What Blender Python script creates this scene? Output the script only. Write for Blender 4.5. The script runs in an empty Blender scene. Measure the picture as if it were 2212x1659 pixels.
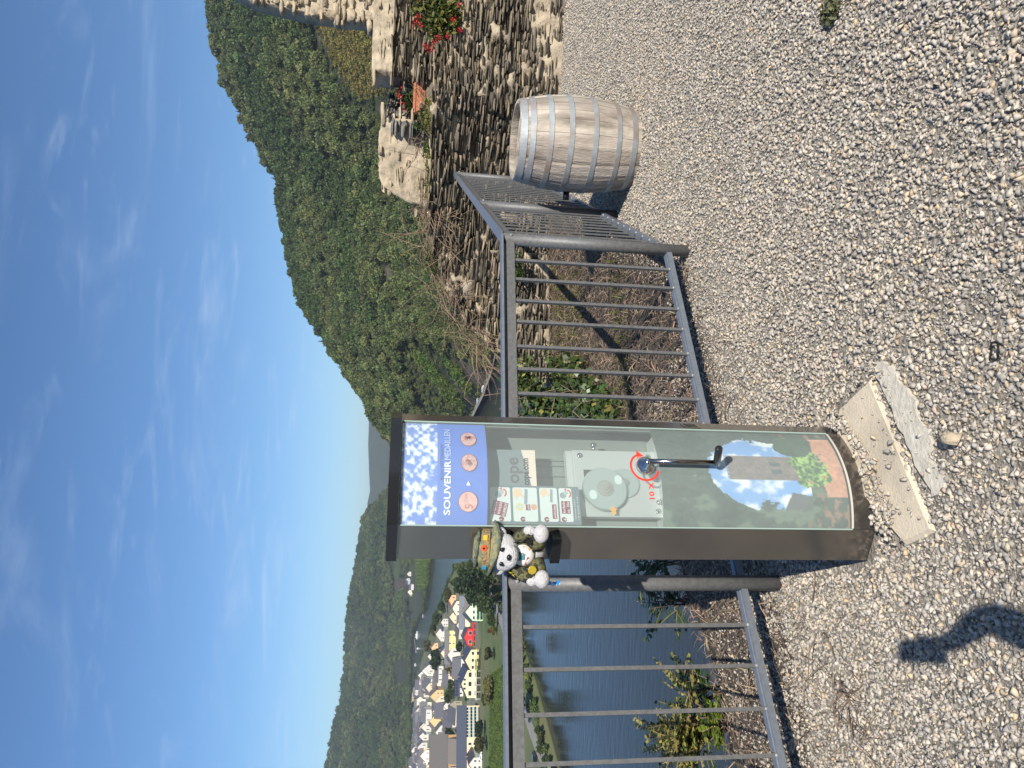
import bpy, bmesh, math, random
import numpy as np
from math import radians, sin, cos, tan, pi, hypot, atan2, sqrt
from mathutils import Vector, Matrix
rng = np.random.default_rng(7); random.seed(7)
SC = bpy.context.scene; COL = SC.collection

# ------------------------------------------------------------------ camera, sky, sun, exposure
HC = 1.6; FPX = 1600.; PITCH = radians(8.5); ROLL = radians(2.2)
fwd = np.array([0, cos(PITCH), -sin(PITCH)]); R0 = np.array([1., 0, 0]); U0 = np.array([0, sin(PITCH), cos(PITCH)])
IMR = -U0*cos(ROLL) + R0*sin(ROLL); IMU = R0*cos(ROLL) + U0*sin(ROLL)   # phone held on its side: picture-right is world-down
CAMP = np.array([0, 0, HC])
cam = bpy.data.cameras.new("camera"); cam.sensor_width = 36; cam.lens = FPX/2212*36; cam.clip_start = .02; cam.clip_end = 30000
camo = bpy.data.objects.new("camera", cam); COL.objects.link(camo)
camo.matrix_world = Matrix(((IMR[0], IMU[0], -fwd[0], 0), (IMR[1], IMU[1], -fwd[1], 0), (IMR[2], IMU[2], -fwd[2], HC), (0, 0, 0, 1)))
SC.camera = camo
SUN_EL = radians(35); SUN_AZ = radians(180 - 19.4)          # sun behind the viewer, to the right
SUNV = np.array([sin(SUN_AZ)*cos(SUN_EL), cos(SUN_AZ)*cos(SUN_EL), sin(SUN_EL)])
sl = bpy.data.lights.new("sun", 'SUN'); sl.energy = 4.6; sl.angle = radians(.5); sl.color = (1, .93, .83)
so = bpy.data.objects.new("sun", sl); COL.objects.link(so); so.rotation_euler = Vector(SUNV).to_track_quat('Z', 'Y').to_euler()
W = bpy.data.worlds.new("World"); SC.world = W; W.use_nodes = True
def world():
    nt = W.node_tree; N = nt.nodes; L = nt.links; N.clear()
    out = N.new('ShaderNodeOutputWorld'); bg = N.new('ShaderNodeBackground'); bg.inputs[1].default_value = .08
    sky = N.new('ShaderNodeTexSky'); sky.sky_type = 'NISHITA'; sky.sun_disc = False
    sky.sun_elevation = SUN_EL; sky.sun_rotation = SUN_AZ; sky.altitude = 200; sky.air_density = 1.0; sky.dust_density = .15; sky.ozone_density = 3.6
    tc = N.new('ShaderNodeTexCoord'); sep = N.new('ShaderNodeSeparateXYZ'); L.new(tc.outputs['Generated'], sep.inputs[0])
    zz = N.new('ShaderNodeMath'); zz.operation = 'ADD'; zz.inputs[1].default_value = .18; L.new(sep.outputs[2], zz.inputs[0])
    dv = N.new('ShaderNodeVectorMath'); dv.operation = 'DIVIDE'; cb = N.new('ShaderNodeCombineXYZ')
    for i in range(3): L.new(zz.outputs[0], cb.inputs[i])
    L.new(tc.outputs['Generated'], dv.inputs[0]); L.new(cb.outputs[0], dv.inputs[1])
    fac = None
    for (rot, sc, scl, lo, hi, amt) in ((.5, (.75, 1.3, 0), 2.6,   .52, .84, .25), (-.2, (.8, 2.3, 0), 3.0, .54, .80, .26), (.25, (2.2, 3.6, 0), 2.2, .58, .82, .20)):
        mp = N.new('ShaderNodeMapping'); mp.inputs['Rotation'].default_value = (0, 0, rot); mp.inputs['Scale'].default_value = sc; mp.inputs['Location'].default_value = (rot*9+2, sc[1], 0)
        L.new(dv.outputs[0], mp.inputs[0])
        nz = N.new('ShaderNodeTexNoise'); nz.inputs['Scale'].default_value = scl; nz.inputs['Detail'].default_value = 11; nz.inputs['Roughness'].default_value = .58; nz.inputs['Distortion'].default_value = .6
        L.new(mp.outputs[0], nz.inputs[0])
        mr = N.new('ShaderNodeMapRange'); mr.inputs[1].default_value = lo; mr.inputs[2].default_value = hi; mr.inputs[4].default_value = amt; mr.interpolation_type = 'SMOOTHSTEP'
        L.new(nz.outputs[0], mr.inputs[0])
        if fac is None: fac = mr
        else:
            ad = N.new('ShaderNodeMath'); ad.operation = 'ADD'; L.new(fac.outputs[0], ad.inputs[0]); L.new(mr.outputs[0], ad.inputs[1]); fac = ad
    mx = N.new('ShaderNodeMix'); mx.data_type = 'RGBA'; mx.inputs['B'].default_value = (6.5, 7.6, 9.2, 1)
    L.new(fac.outputs[0], mx.inputs['Factor'])
    hs = N.new('ShaderNodeHueSaturation'); hs.inputs['Saturation'].default_value = 1.07; L.new(sky.outputs[0], hs.inputs['Color'])
    tn = N.new('ShaderNodeMix'); tn.data_type = 'RGBA'; tn.blend_type = 'MULTIPLY'; tn.inputs['Factor'].default_value = 1; tn.inputs['B'].default_value = (.80, .94, 1.06, 1); L.new(hs.outputs[0], tn.inputs['A']); L.new(tn.outputs['Result'], mx.inputs['A']); L.new(mx.outputs['Result'], bg.inputs[0]); L.new(bg.outputs[0], out.inputs[0])
world()
SC.view_settings.view_transform = 'Standard'; SC.view_settings.look = 'None'; SC.view_settings.exposure = .55; SC.view_settings.gamma = 1
SC.cycles.max_bounces = 8; SC.cycles.transparent_max_bounces = 12; SC.cycles.use_denoising = True

# ------------------------------------------------------------------ helpers
def ray(px, py): return fwd + IMR*((px-1106)/FPX) + IMU*((829.5-py)/FPX)
def gz(px, py, z=0.):
    d = ray(px, py); return CAMP + d*((z-HC)/d[2])
def at(px, py, Y):
    d = ray(px, py); return CAMP + d*(Y/d[1])
def proj(p):
    d = np.asarray(p, float) - CAMP; w = d@fwd
    w = np.where(w > .01, w, .01); return 1106 + FPX*(d@IMR)/w, 829.5 - FPX*(d@IMU)/w
def props(o, label=None, cat=None, group=None, kind=None):
    if label: o['label'] = label
    if cat: o['category'] = cat
    if group: o['group'] = group
    if kind: o['kind'] = kind
    return o
def empty(name, loc=(0, 0, 0), rz=0, label=None, cat=None, group=None):
    o = bpy.data.objects.new(name, None); COL.objects.link(o); o.location = loc; o.rotation_euler = (0, 0, rz); o.empty_display_size = .1
    return props(o, label, cat, group)
def mesh_obj(name, me, mats, parent=None):
    for m in (mats if isinstance(mats, (list, tuple)) else [mats]): me.materials.append(m)
    o = bpy.data.objects.new(name, me); COL.objects.link(o)
    if parent: o.parent = parent
    return o
class MB:
    def __init__(s): s.v = []; s.f = []; s.m = []; s.sm = []
    def add(s, vs, fs, m=0, smooth=False):
        b = len(s.v); s.v += [tuple(map(float, p)) for p in vs]
        s.f += [tuple(b+i for i in f) for f in fs]; s.m += [m]*len(fs); s.sm += [smooth]*len(fs); return s
    def box(s, c, d, rz=0, m=0, rx=0, ry=0, bev=0):
        R = Matrix.Rotation(rz, 3, 'Z') @ Matrix.Rotation(ry, 3, 'Y') @ Matrix.Rotation(rx, 3, 'X')
        if bev:
            bm = bmesh.new(); bmesh.ops.create_cube(bm, size=1); bmesh.ops.scale(bm, vec=d, verts=bm.verts)
            bmesh.ops.bevel(bm, geom=bm.edges[:], offset=bev, segments=2, affect='EDGES', profile=.6)
            vs = [Vector(c) + R @ v.co for v in bm.verts]; fs = [[v.index for v in f.verts] for f in bm.faces]; bm.free(); return s.add(vs, fs, m)
        vs = [Vector(c) + R @ Vector((x*d[0]/2, y*d[1]/2, z*d[2]/2)) for z in (-1, 1) for y in (-1, 1) for x in (-1, 1)]
        return s.add(vs, [(0, 2, 3, 1), (4, 5, 7, 6), (0, 1, 5, 4), (2, 6, 7, 3), (0, 4, 6, 2), (1, 3, 7, 5)], m)
    def bar(s, a, b, w, h, m=0, up=(0, 0, 1)):      # rectangular bar from a to b
        a = Vector(a); b = Vector(b); d = (b-a); L = d.length; d.normalize(); u = Vector(up)
        if abs(d.dot(u)) > .99: u = Vector((0, 1, 0))
        x = d.cross(u).normalized(); y = x.cross(d)
        vs = [p + x*(sx*w/2) + y*(sy*h/2) for p in (a, b) for sy in (-1, 1) for sx in (-1, 1)]
        return s.add(vs, [(0, 1, 3, 2), (4, 6, 7, 5), (0, 4, 5, 1), (2, 3, 7, 6), (0, 2, 6, 4), (1, 5, 7, 3)], m)
    def tube(s, pts, r, n=8, m=0, smooth=True, cap=True):
        pts = [Vector(p) for p in pts]; k = len(pts); rs = r if isinstance(r, (list, tuple)) else [r]*k
        vs = []; pu = None
        for i, p in enumerate(pts):
            d = (pts[min(i+1, k-1)] - pts[max(i-1, 0)]).normalized()
            u = pu if pu is not None else (Vector((0, 0, 1)) if abs(d.z) < .9 else Vector((1, 0, 0)))
            x = d.cross(u); x = x.normalized() if x.length > 1e-6 else d.orthogonal().normalized(); y = x.cross(d).normalized(); pu = y
            for j in range(n): vs.append(p + (x*cos(2*pi*j/n) + y*sin(2*pi*j/n))*rs[i])
        fs = [(i*n+j, i*n+(j+1) % n, (i+1)*n+(j+1) % n, (i+1)*n+j) for i in range(k-1) for j in range(n)]
        s.add(vs, fs, m, smooth)
        if cap:
            b = len(s.v)-len(vs); s.f += [tuple(b+j for j in range(n))[::-1], tuple(b+(k-1)*n+j for j in range(n))]; s.m += [m]*2; s.sm += [False]*2
        return s
    def lathe(s, prof, c=(0, 0, 0), n=24, m=0, smooth=True, axis='z', cap=True):
        vs = []
        for (r, z) in prof:
            for j in range(n):
                a = 2*pi*j/n; p = (r*cos(a), r*sin(a), z) if axis == 'z' else (r*cos(a), -z, r*sin(a))
                vs.append((c[0]+p[0], c[1]+p[1], c[2]+p[2]))
        k = len(prof); fs = [(i*n+j, i*n+(j+1) % n, (i+1)*n+(j+1) % n, (i+1)*n+j) for i in range(k-1) for j in range(n)]
        s.add(vs, fs, m, smooth); b = len(s.v)-len(vs)
        if cap: s.f += [tuple(b+j for j in range(n))[::-1], tuple(b+(k-1)*n+j for j in range(n))]; s.m += [m]*2; s.sm += [False]*2
        return s
    def ell(s, c, r, m=0, n=16, k=10, rot=None, fn=None):
        vs = []; R = rot or Matrix.Identity(3)
        for i in range(k+1):
            t = pi*i/k
            for j in range(n):
                a = 2*pi*j/n; d = Vector((sin(t)*cos(a), sin(t)*sin(a), cos(t)))
                q = fn(d) if fn else 1.
                vs.append(Vector(c) + R @ Vector((d.x*r[0]*q, d.y*r[1]*q, d.z*r[2]*q)))
        fs = [(i*n+j, (i+1)*n+j, (i+1)*n+(j+1) % n, i*n+(j+1) % n) for i in range(k) for j in range(n)]
        return s.add(vs, fs, m, True)
    def prism(s, poly, z0, z1, m=0, T=None):        # polygon in xy extruded in z (T maps points)
        n = len(poly); vs = [(x, y, z0) for x, y in poly] + [(x, y, z1) for x, y in poly]
        if T: vs = [T(p) for p in vs]
        return s.add(vs, [tuple(range(n))[::-1], tuple(range(n, 2*n))] + [(i, (i+1) % n, n+(i+1) % n, n+i) for i in range(n)], m)
    def build(s, name, mats, parent=None, off=None):
        me = bpy.data.meshes.new(name)
        vs = s.v if off is None else [(x-off[0], y-off[1], z-off[2]) for x, y, z in s.v]
        me.from_pydata(vs, [], s.f); me.polygons.foreach_set('material_index', s.m); me.polygons.foreach_set('use_smooth', s.sm); me.update()
        return mesh_obj(name, me, mats, parent)
def np_mesh(name, V, F, mats, parent=None, smooth=False, mi=None, col=None):   # F: (n,3) or (n,4) array
    V = np.asarray(V, np.float32); F = np.asarray(F, np.int32); k = F.shape[1]
    me = bpy.data.meshes.new(name); me.vertices.add(len(V)); me.vertices.foreach_set('co', V.ravel())
    me.loops.add(F.size); me.loops.foreach_set('vertex_index', F.ravel()); me.polygons.add(len(F))
    me.polygons.foreach_set('loop_start', np.arange(0, F.size, k, dtype=np.int32)); me.polygons.foreach_set('loop_total', np.full(len(F), k, np.int32))
    if smooth: me.polygons.foreach_set('use_smooth', np.ones(len(F), bool))
    if mi is not None: me.polygons.foreach_set('material_index', np.asarray(mi, np.int32))
    me.update(calc_edges=True)
    if col is not None:
        a = me.color_attributes.new('Col', 'FLOAT_COLOR', 'POINT'); c = np.ones((len(V), 4), np.float32); c[:, :3] = col; a.data.foreach_set('color', c.ravel())
    me.validate()
    return mesh_obj(name, me, mats, parent)
def grid_faces(nu, nv):
    i, j = np.meshgrid(np.arange(nu-1), np.arange(nv-1), indexing='ij'); a = (i*nv+j).ravel()
    return np.stack([a, a+nv, a+nv+1, a+1], 1)
def vnoise(x, y, s=1., seed=0):            # smooth value noise, arrays
    x = np.asarray(x)*s; y = np.asarray(y)*s; xi = np.floor(x).astype(np.int64); yi = np.floor(y).astype(np.int64); fx = x-xi; fy = y-yi
    fx = fx*fx*(3-2*fx); fy = fy*fy*(3-2*fy)
    def h(a, b):
        n = (a*374761393 + b*668265263 + seed*974634599) & 0x7fffffff; n = ((n ^ (n >> 13))*1274126177) & 0x7fffffff; return ((n ^ (n >> 16)) & 0xffff)/65535.
    return (h(xi, yi)*(1-fx)+h(xi+1, yi)*fx)*(1-fy) + (h(xi, yi+1)*(1-fx)+h(xi+1, yi+1)*fx)*fy
def fbm(x, y, s=1., o=4, seed=0):
    r = 0; a = .5; t = 0
    for i in range(o): r = r + a*vnoise(x, y, s*2**i, seed+i); t += a; a *= .5
    return r/t
def s2l(c): return tuple(((v/255)/12.92 if v/255 <= .04045 else ((v/255+.055)/1.055)**2.4) for v in c)

# ------------------------------------------------------------------ materials
def nd(nt, t, **kw):
    n = nt.nodes.new(t)
    for k, v in kw.items():
        if k[0] == 'i' and k[1:].isdigit(): n.inputs[int(k[1:])].default_value = v
        else: setattr(n, k, v)
    return n
def mat(name, col, rough=.7, col2=None, scale=8., metal=0., bump=0., bscale=None, island=0., stretch=None, spec=.5, detail=6, attr=None, lo=.35, hi=.65, col3=None, s3=1., trans=0., coat=0., inst=False, hue=.035):
    m = bpy.data.materials.new(name); m.use_nodes = True; nt = m.node_tree; L = nt.links; b = nt.nodes['Principled BSDF']
    b.inputs['Roughness'].default_value = rough; b.inputs['Metallic'].default_value = metal; b.inputs['Specular IOR Level'].default_value = spec
    if coat: b.inputs['Coat Weight'].default_value = coat
    b.inputs['Base Color'].default_value = (*col, 1); last = None
    geo = nd(nt, 'ShaderNodeTexCoord'); src = geo.outputs['Object']
    if stretch:
        mp = nd(nt, 'ShaderNodeMapping'); mp.inputs['Scale'].default_value = stretch; L.new(src, mp.inputs[0]); src = mp.outputs[0]
    def mix(fac, A, B, mode='MIX'):
        x = nd(nt, 'ShaderNodeMix', data_type='RGBA', blend_type=mode)
        for key, v in (('Factor', fac), ('A', A), ('B', B)):
            if hasattr(v, 'is_output'): L.new(v, x.inputs[key])
            elif key == 'Factor': x.inputs['Factor'].default_value = v
            else: x.inputs[key].default_value = (*v, 1)
        return x.outputs['Result']
    def nzfac(sc, lo, hi, det=detail):
        n = nd(nt, 'ShaderNodeTexNoise'); n.inputs['Scale'].default_value = sc; n.inputs['Detail'].default_value = det; n.inputs['Roughness'].default_value = .62; L.new(src, n.inputs[0])
        r = nd(nt, 'ShaderNodeMapRange'); r.inputs[1].default_value = lo; r.inputs[2].default_value = hi; L.new(n.outputs[0], r.inputs[0]); return r.outputs[0]
    cur = None
    if attr:
        a = nd(nt, 'ShaderNodeVertexColor', layer_name=attr); cur = a.outputs[0]
    if col2 is not None:
        if cur is None: cur = mix(nzfac(scale, lo, hi), col, col2)
        else: cur = mix(1., cur, mix(nzfac(scale, lo, hi), col, col2), 'MULTIPLY')
    if col3 is not None: cur = mix(nzfac(s3, .45, .7, 4), cur if cur is not None else col, col3)
    if island or inst:
        rp = nd(nt, 'ShaderNodeObjectInfo').outputs['Random'] if inst else nd(nt, 'ShaderNodeNewGeometry').outputs['Random Per Island']
        hv = nd(nt, 'ShaderNodeMapRange'); hv.inputs[3].default_value = 1-(island or .4); hv.inputs[4].default_value = 1+(island or .4)*1.1; L.new(rp, hv.inputs[0])
        hs = nd(nt, 'ShaderNodeHueSaturation'); L.new(hv.outputs[0], hs.inputs['Value'])
        if cur is not None: L.new(cur, hs.inputs['Color'])
        else: hs.inputs['Color'].default_value = (*col, 1)
        m2 = nd(nt, 'ShaderNodeMath', operation='MULTIPLY'); m2.inputs[1].default_value = 7.31; fr = nd(nt, 'ShaderNodeMath', operation='FRACT'); L.new(rp, m2.inputs[0]); L.new(m2.outputs[0], fr.inputs[0])
        h2 = nd(nt, 'ShaderNodeMapRange'); h2.inputs[3].default_value = .5-hue*(island or .4)/.4; h2.inputs[4].default_value = .5+hue*.6*(island or .4)/.4; L.new(fr.outputs[0], h2.inputs[0]); L.new(h2.outputs[0], hs.inputs['Hue'])
        cur = hs.outputs[0]
    if cur is not None: L.new(cur, b.inputs['Base Color'])
    if bump:
        n = nd(nt, 'ShaderNodeTexNoise'); n.inputs['Scale'].default_value = bscale or scale*3; n.inputs['Detail'].default_value = 8; L.new(src, n.inputs[0])
        bp = nd(nt, 'ShaderNodeBump'); bp.inputs['Strength'].default_value = bump; bp.inputs['Distance'].default_value = .02; L.new(n.outputs[0], bp.inputs['Height']); L.new(bp.outputs[0], b.inputs['Normal'])
    if trans:
        tb = nd(nt, 'ShaderNodeBsdfTranslucent'); ms = nd(nt, 'ShaderNodeMixShader'); ms.inputs[0].default_value = trans
        if cur is not None: L.new(cur, tb.inputs[0])
        else: tb.inputs[0].default_value = (*col, 1)
        L.new(b.outputs[0], ms.inputs[1]); L.new(tb.outputs[0], ms.inputs[2]); L.new(ms.outputs[0], nt.nodes['Material Output'].inputs[0])
    return m
def flat(name, rgb, rough=.6, **k): return mat(name, s2l(rgb), rough, **k)
LEAFM = dict(rough=.55, spec=.3, trans=.3)
def text_mesh(body, size, bold=0.):
    c = bpy.data.curves.new('t', 'FONT'); c.body = body; c.size = size; c.offset = bold; c.resolution_u = 3
    o = bpy.data.objects.new('t', c); COL.objects.link(o); dg = bpy.context.evaluated_depsgraph_get(); me = o.evaluated_get(dg).to_mesh()
    V = [tuple(v.co) for v in me.vertices]; Fs = [tuple(p.vertices) for p in me.polygons]
    o.evaluated_get(dg).to_mesh_clear(); bpy.data.objects.remove(o); bpy.data.curves.remove(c)
    if V:
        x0 = min(v[0] for v in V); x1 = max(v[0] for v in V)
    return V, Fs, x0, x1
# leaf cards: centres (n,3) -> quads folded at random
def leaf_cards(C, size, r=None, flatten=0., aspect=1.6):
    r = r or rng; n = len(C); size = np.broadcast_to(size, (n,))
    d = r.normal(size=(n, 3)); d[:, 2] *= 1-flatten; d /= np.linalg.norm(d, axis=1, keepdims=True)
    e = r.normal(size=(n, 3)); e[:, 2] *= 1-flatten; e -= d*(e*d).sum(1, keepdims=True); e /= np.linalg.norm(e, axis=1, keepdims=True)
    a = d*(size*aspect/2)[:, None]; b = e*(size/2)[:, None]
    V = np.stack([C-a, C+b*.9-a*.1, C+a, C-b*.9-a*.1], 1).reshape(-1, 3); F = np.arange(4*n).reshape(n, 4); return V, F
def link_unlinked(name, objs):
    c = bpy.data.collections.new(name)
    for o in objs: c.objects.link(o)
    return c
def scatter(name, pts, scale, rot, idx, coll, parent=None):
    n = len(pts); me = bpy.data.meshes.new(name); me.vertices.add(n); me.vertices.foreach_set('co', np.asarray(pts, np.float32).ravel())
    a = me.attributes.new('scl', 'FLOAT_VECTOR', 'POINT'); a.data.foreach_set('vector', np.asarray(scale, np.float32).ravel())
    a = me.attributes.new('rot', 'FLOAT_VECTOR', 'POINT'); a.data.foreach_set('vector', np.asarray(rot, np.float32).ravel())
    a = me.attributes.new('idx', 'INT', 'POINT'); a.data.foreach_set('value', np.asarray(idx, np.int32))
    o = bpy.data.objects.new(name, me); COL.objects.link(o)
    g = bpy.data.node_groups.new(name, 'GeometryNodeTree'); g.interface.new_socket('Geometry', in_out='INPUT', socket_type='NodeSocketGeometry'); g.interface.new_socket('Geometry', in_out='OUTPUT', socket_type='NodeSocketGeometry')
    N = g.nodes; L = g.links; gi = N.new('NodeGroupInput'); go = N.new('NodeGroupOutput'); ci = N.new('GeometryNodeCollectionInfo'); ci.inputs[0].default_value = coll; ci.inputs[1].default_value = True; ci.inputs[2].default_value = True
    ip = N.new('GeometryNodeInstanceOnPoints'); ip.inputs['Pick Instance'].default_value = True
    def na(nm, t):
        x = N.new('GeometryNodeInputNamedAttribute'); x.data_type = t; x.inputs[0].default_value = nm; return [q for q in x.outputs if q.enabled and q.name == 'Attribute'][0]
    L.new(gi.outputs[0], ip.inputs['Points']); L.new(ci.outputs[0], ip.inputs['Instance']); L.new(na('idx', 'INT'), ip.inputs['Instance Index'])
    L.new(na('rot', 'FLOAT_VECTOR'), ip.inputs['Rotation']); L.new(na('scl', 'FLOAT_VECTOR'), ip.inputs['Scale']); L.new(ip.outputs[0], go.inputs[0])
    md = o.modifiers.new('scatter', 'NODES'); md.node_group = g
    return o

# ------------------------------------------------------------------ valley: river, hillsides, forest
ZW = -50.; ZL = -47.
def inpoly(x, y, poly):
    r = np.zeros(np.shape(x), bool); n = len(poly)
    for i in range(n):
        x1, y1 = poly[i]; x2, y2 = poly[(i+1) % n]
        c = ((y1 > y) != (y2 > y)) & (x < (x2-x1)*(y-y1)/((y2-y1)+1e-12)+x1); r ^= c
    return r
def azr(px, py, z=ZW):
    g = gz(px, py, z); return atan2(g[0], g[1]), hypot(g[0], g[1])
shore_px = [(1093, 740), (1078, 800), (1058, 850), (1036, 890), (992, 1000), (958, 1100), (937, 1205), (930, 1270), (922, 1316), (908, 1338), (897, 1360), (893, 1420), (893, 1500), (896, 1560), (893, 1620), (889, 1700)]
sh = sorted([azr(*p) for p in shore_px]); sh_az = np.array([radians(-60)]+[a for a, r in sh]+[radians(60)]); sh_r = np.array([sh[0][1]]+[r for a, r in sh]+[330.])
def col_az(Y): d = ray(867+(829.5-Y)*.0384, Y); return atan2(d[0], d[1])
sky_px = [(300, -900), (400, -350), (450, 0), (457, 60), (480, 160), (532, 270), (592, 390), (612, 505), (645, 640), (695, 730), (745, 800), (785, 860), (805, 900), (828, 930), (846, 950), (857, 1000), (850, 1045), (826, 1075), (800, 1095), (788, 1120), (775, 1200), (757, 1300), (749, 1360), (745, 1440), (737, 1510), (720, 1580), (707, 1659), (690, 1900), (690, 2600)]
sk = []
for p in sky_px:
    d = ray(*p); sk.append((atan2(d[0], d[1]), d[2]/hypot(d[0], d[1])))
sk.sort(); sk_az = np.array([a for a, e in sk]); sk_e = np.array([e for a, e in sk])
YT = [-900, 0, 640, 800, 880, 940, 1000, 1050, 1100, 1205, 1330, 1420, 1659, 2600]
FL = [14, 14, 14, 14, 14, 20, 90, 500, 750, 620, 560, 120, 60, 60]
RD = [420, 380, 360, 290, 220, 170, 200, 400, 600, 700, 700, 750, 800, 800]
yt_az = np.array([col_az(Y) for Y in YT])[::-1]; fl_v = np.array(FL, float)[::-1]; rd_v = np.array(RD, float)[::-1]
def terr(az, r):
    rs = np.interp(az, sh_az, sh_r); rf = rs + np.interp(az, yt_az, fl_v); rr = rf + np.interp(az, yt_az, rd_v)
    Hr = HC + rr*np.interp(az, sk_az, sk_e) - 5 - ZL
    t = np.clip((r-rf)/(rr-rf), 0, 1.6); near = rs < 900
    prof = np.where(near, np.minimum(t, 1)**.86, .25*np.minimum(t, 1)+.75*np.minimum(t, 1)**1.15)
    z = ZL + Hr*prof
    x = r*np.sin(az); y = r*np.cos(az)
    env = np.clip(t*4, 0, 1)*np.clip((1-t)*3, 0, 1)
    z = z + env*(fbm(x, y, 1/140., 3, 5)-.5)*np.where(near, 26, 60)
    z = z - np.clip(t-1, 0, 1)*Hr*.12
    bank = np.clip((r-rs+4)/10, 0, 1); z = np.where(r < rf, ZW-3+(ZL-ZW+3)*bank + np.clip((r-rs)/400, 0, 1)*2, z+np.clip((rf-rs)/400, 0, 1)*2)
    return z
ZONES = {   # ground that is not wood, as it lies in the valley
    'olive': [(690, -80), (690, 60), (720, 130), (760, 190), (790, 215), (840, 200), (840, -80)],
    'rows_a': [(905, 752), (930, 775), (960, 812), (990, 845), (1012, 870), (1000, 895), (960, 850), (925, 805), (895, 765)],
    'rows_b': [(965, 762), (1000, 800), (1025, 838), (1015, 858), (985, 815), (955, 775)],
    'field_bright': [(846, 1180), (862, 1180), (864, 1255), (853, 1255)],
    'field_brown': [(853, 1250), (880, 1245), (872, 1320), (853, 1300)],
    'rows_c': [(838, 1345), (872, 1328), (880, 1360), (878, 1400), (858, 1418), (835, 1395)],
    'rows_d': [(855, 1285), (874, 1268), (868, 1322), (850, 1345), (840, 1335)],
    'rows_e': [(892, 1195), (934, 1195), (928, 1262), (906, 1275), (897, 1250)],
    'rows_f': [(850, 1430), (880, 1425), (876, 1470), (860, 1480)],
    'flat': [(884, 1210), (897, 1215), (905, 1280), (916, 1330), (894, 1345), (884, 1330)],
}
def zone_of(P):
    px, py = proj(P); z = np.full(len(P), -1)
    for i, k in enumerate(ZONES): z[inpoly(px, py, ZONES[k])] = i
    return z, px, py
ZN = list(ZONES)
nA, nR = 620, 150
AZ = np.linspace(radians(-44), radians(46), nA); u = np.linspace(0, 1, nR)
A2 = np.repeat(AZ[:, None], nR, 1); rs = np.interp(AZ, sh_az, sh_r)[:, None]; rend = (np.interp(AZ, sh_az, sh_r)+np.interp(AZ, yt_az, fl_v)+np.interp(AZ, yt_az, rd_v)*1.5)[:, None]
Rr = (rs-12) + (rend-rs+12)*u[None, :]**1.3
TV = np.stack([Rr*np.sin(A2), Rr*np.cos(A2), terr(A2, Rr)], -1).reshape(-1, 3)
zn, _, _ = zone_of(TV)
base = {'wood': (.05, .07, .022), 'olive': (.19, .17, .06), 'rows_a': (.15, .14, .07), 'rows_b': (.15, .14, .07), 'field_bright': (.09, .15, .035), 'field_brown': (.12, .095, .07),
        'rows_c': (.05, .095, .035), 'rows_d': (.05, .095, .035), 'rows_e': (.075, .12, .04), 'rows_f': (.06, .08, .035), 'flat': (.08, .11, .04)}
TC = np.array([base['wood']]*len(TV)); 
for i, k in enumerate(ZN): TC[zn == i] = base[k]
n_ = fbm(TV[:, 0], TV[:, 1], 1/45., 4, 9); TC = TC*(.7+.6*n_)[:, None]
rocky = (fbm(TV[:, 0], TV[:, 1], 1/30., 3, 77) > .72) & (zn < 0) & (Rr.ravel() < 900); TC[rocky] = (.16, .135, .105)
M_terr = mat('hill_ground', (.06, .07, .03), .95, attr='Col', col2=(.7, .7, .7), scale=.25, lo=.3, hi=.7)
M_terr.node_tree.nodes  # colours above are the land's own
o = np_mesh('hillside', TV, grid_faces(nA, nR), M_terr, smooth=True, col=TC); props(o, kind='structure')
# far ridge down the valley
fr = [(798, 860), (795, 900), (793, 960), (795, 1020), (797, 1060), (791, 1090), (800, 1130), (805, 1200)]
fv = []
for rad, dz in ((3300, None), (4300, 1.), (5600, .8)):
    for p in fr:
        d = ray(*p); h = hypot(d[0], d[1]); top = HC+4300*d[2]/h-6
        fv.append((d[0]/h*rad, d[1]/h*rad, ZL if dz is None else top*dz))
o = np_mesh('distant_ridge', fv, grid_faces(3, len(fr)), mat('distant_ridge', (.035, .05, .024), .95, col2=(.055, .065, .03), scale=.012), smooth=True); props(o, kind='structure')
# river
a = np.linspace(0, 2*pi, 65)[:-1]; wv = [(0, 0, ZW)] + [(9000*cos(t), 9000*sin(t), ZW) for t in a]
M_water = bpy.data.materials.new('river_water'); M_water.use_nodes = True
def water_mat():
    nt = M_water.node_tree; b = nt.nodes['Principled BSDF']; L = nt.links
    b.inputs['Base Color'].default_value = (.030, .036, .034, 1); b.inputs['Roughness'].default_value = .14; b.inputs['IOR'].default_value = 1.33
    tc = nd(nt, 'ShaderNodeTexCoord'); mp = nd(nt, 'ShaderNodeMapping'); mp.inputs['Scale'].default_value = (.10, .34, 1); mp.inputs['Rotation'].default_value = (0, 0, .35); L.new(tc.outputs['Object'], mp.inputs[0])
    n = nd(nt, 'ShaderNodeTexNoise'); n.inputs['Scale'].default_value = 1.6; n.inputs['Detail'].default_value = 5; L.new(mp.outputs[0], n.inputs[0])
    w = nd(nt, 'ShaderNodeTexNoise'); w.inputs['Scale'].default_value = .025; w.inputs['Detail'].default_value = 3; L.new(tc.outputs['Object'], w.inputs[0])
    ad = nd(nt, 'ShaderNodeMath', operation='MULTIPLY_ADD'); ad.inputs[1].default_value = 1.; L.new(n.outputs[0], ad.inputs[0]); L.new(w.outputs[0], ad.inputs[2])
    bp = nd(nt, 'ShaderNodeBump'); bp.inputs['Strength'].default_value = .3; bp.inputs['Distance'].default_value = .38; L.new(ad.outputs[0], bp.inputs['Height']); L.new(bp.outputs[0], b.inputs['Normal'])
water_mat()
me = bpy.data.meshes.new('river'); me.from_pydata(wv, [], [(0, i+1, (i+1) % 64+1) for i in range(64)]); props(mesh_obj('river', me, M_water), kind='structure')

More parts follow.
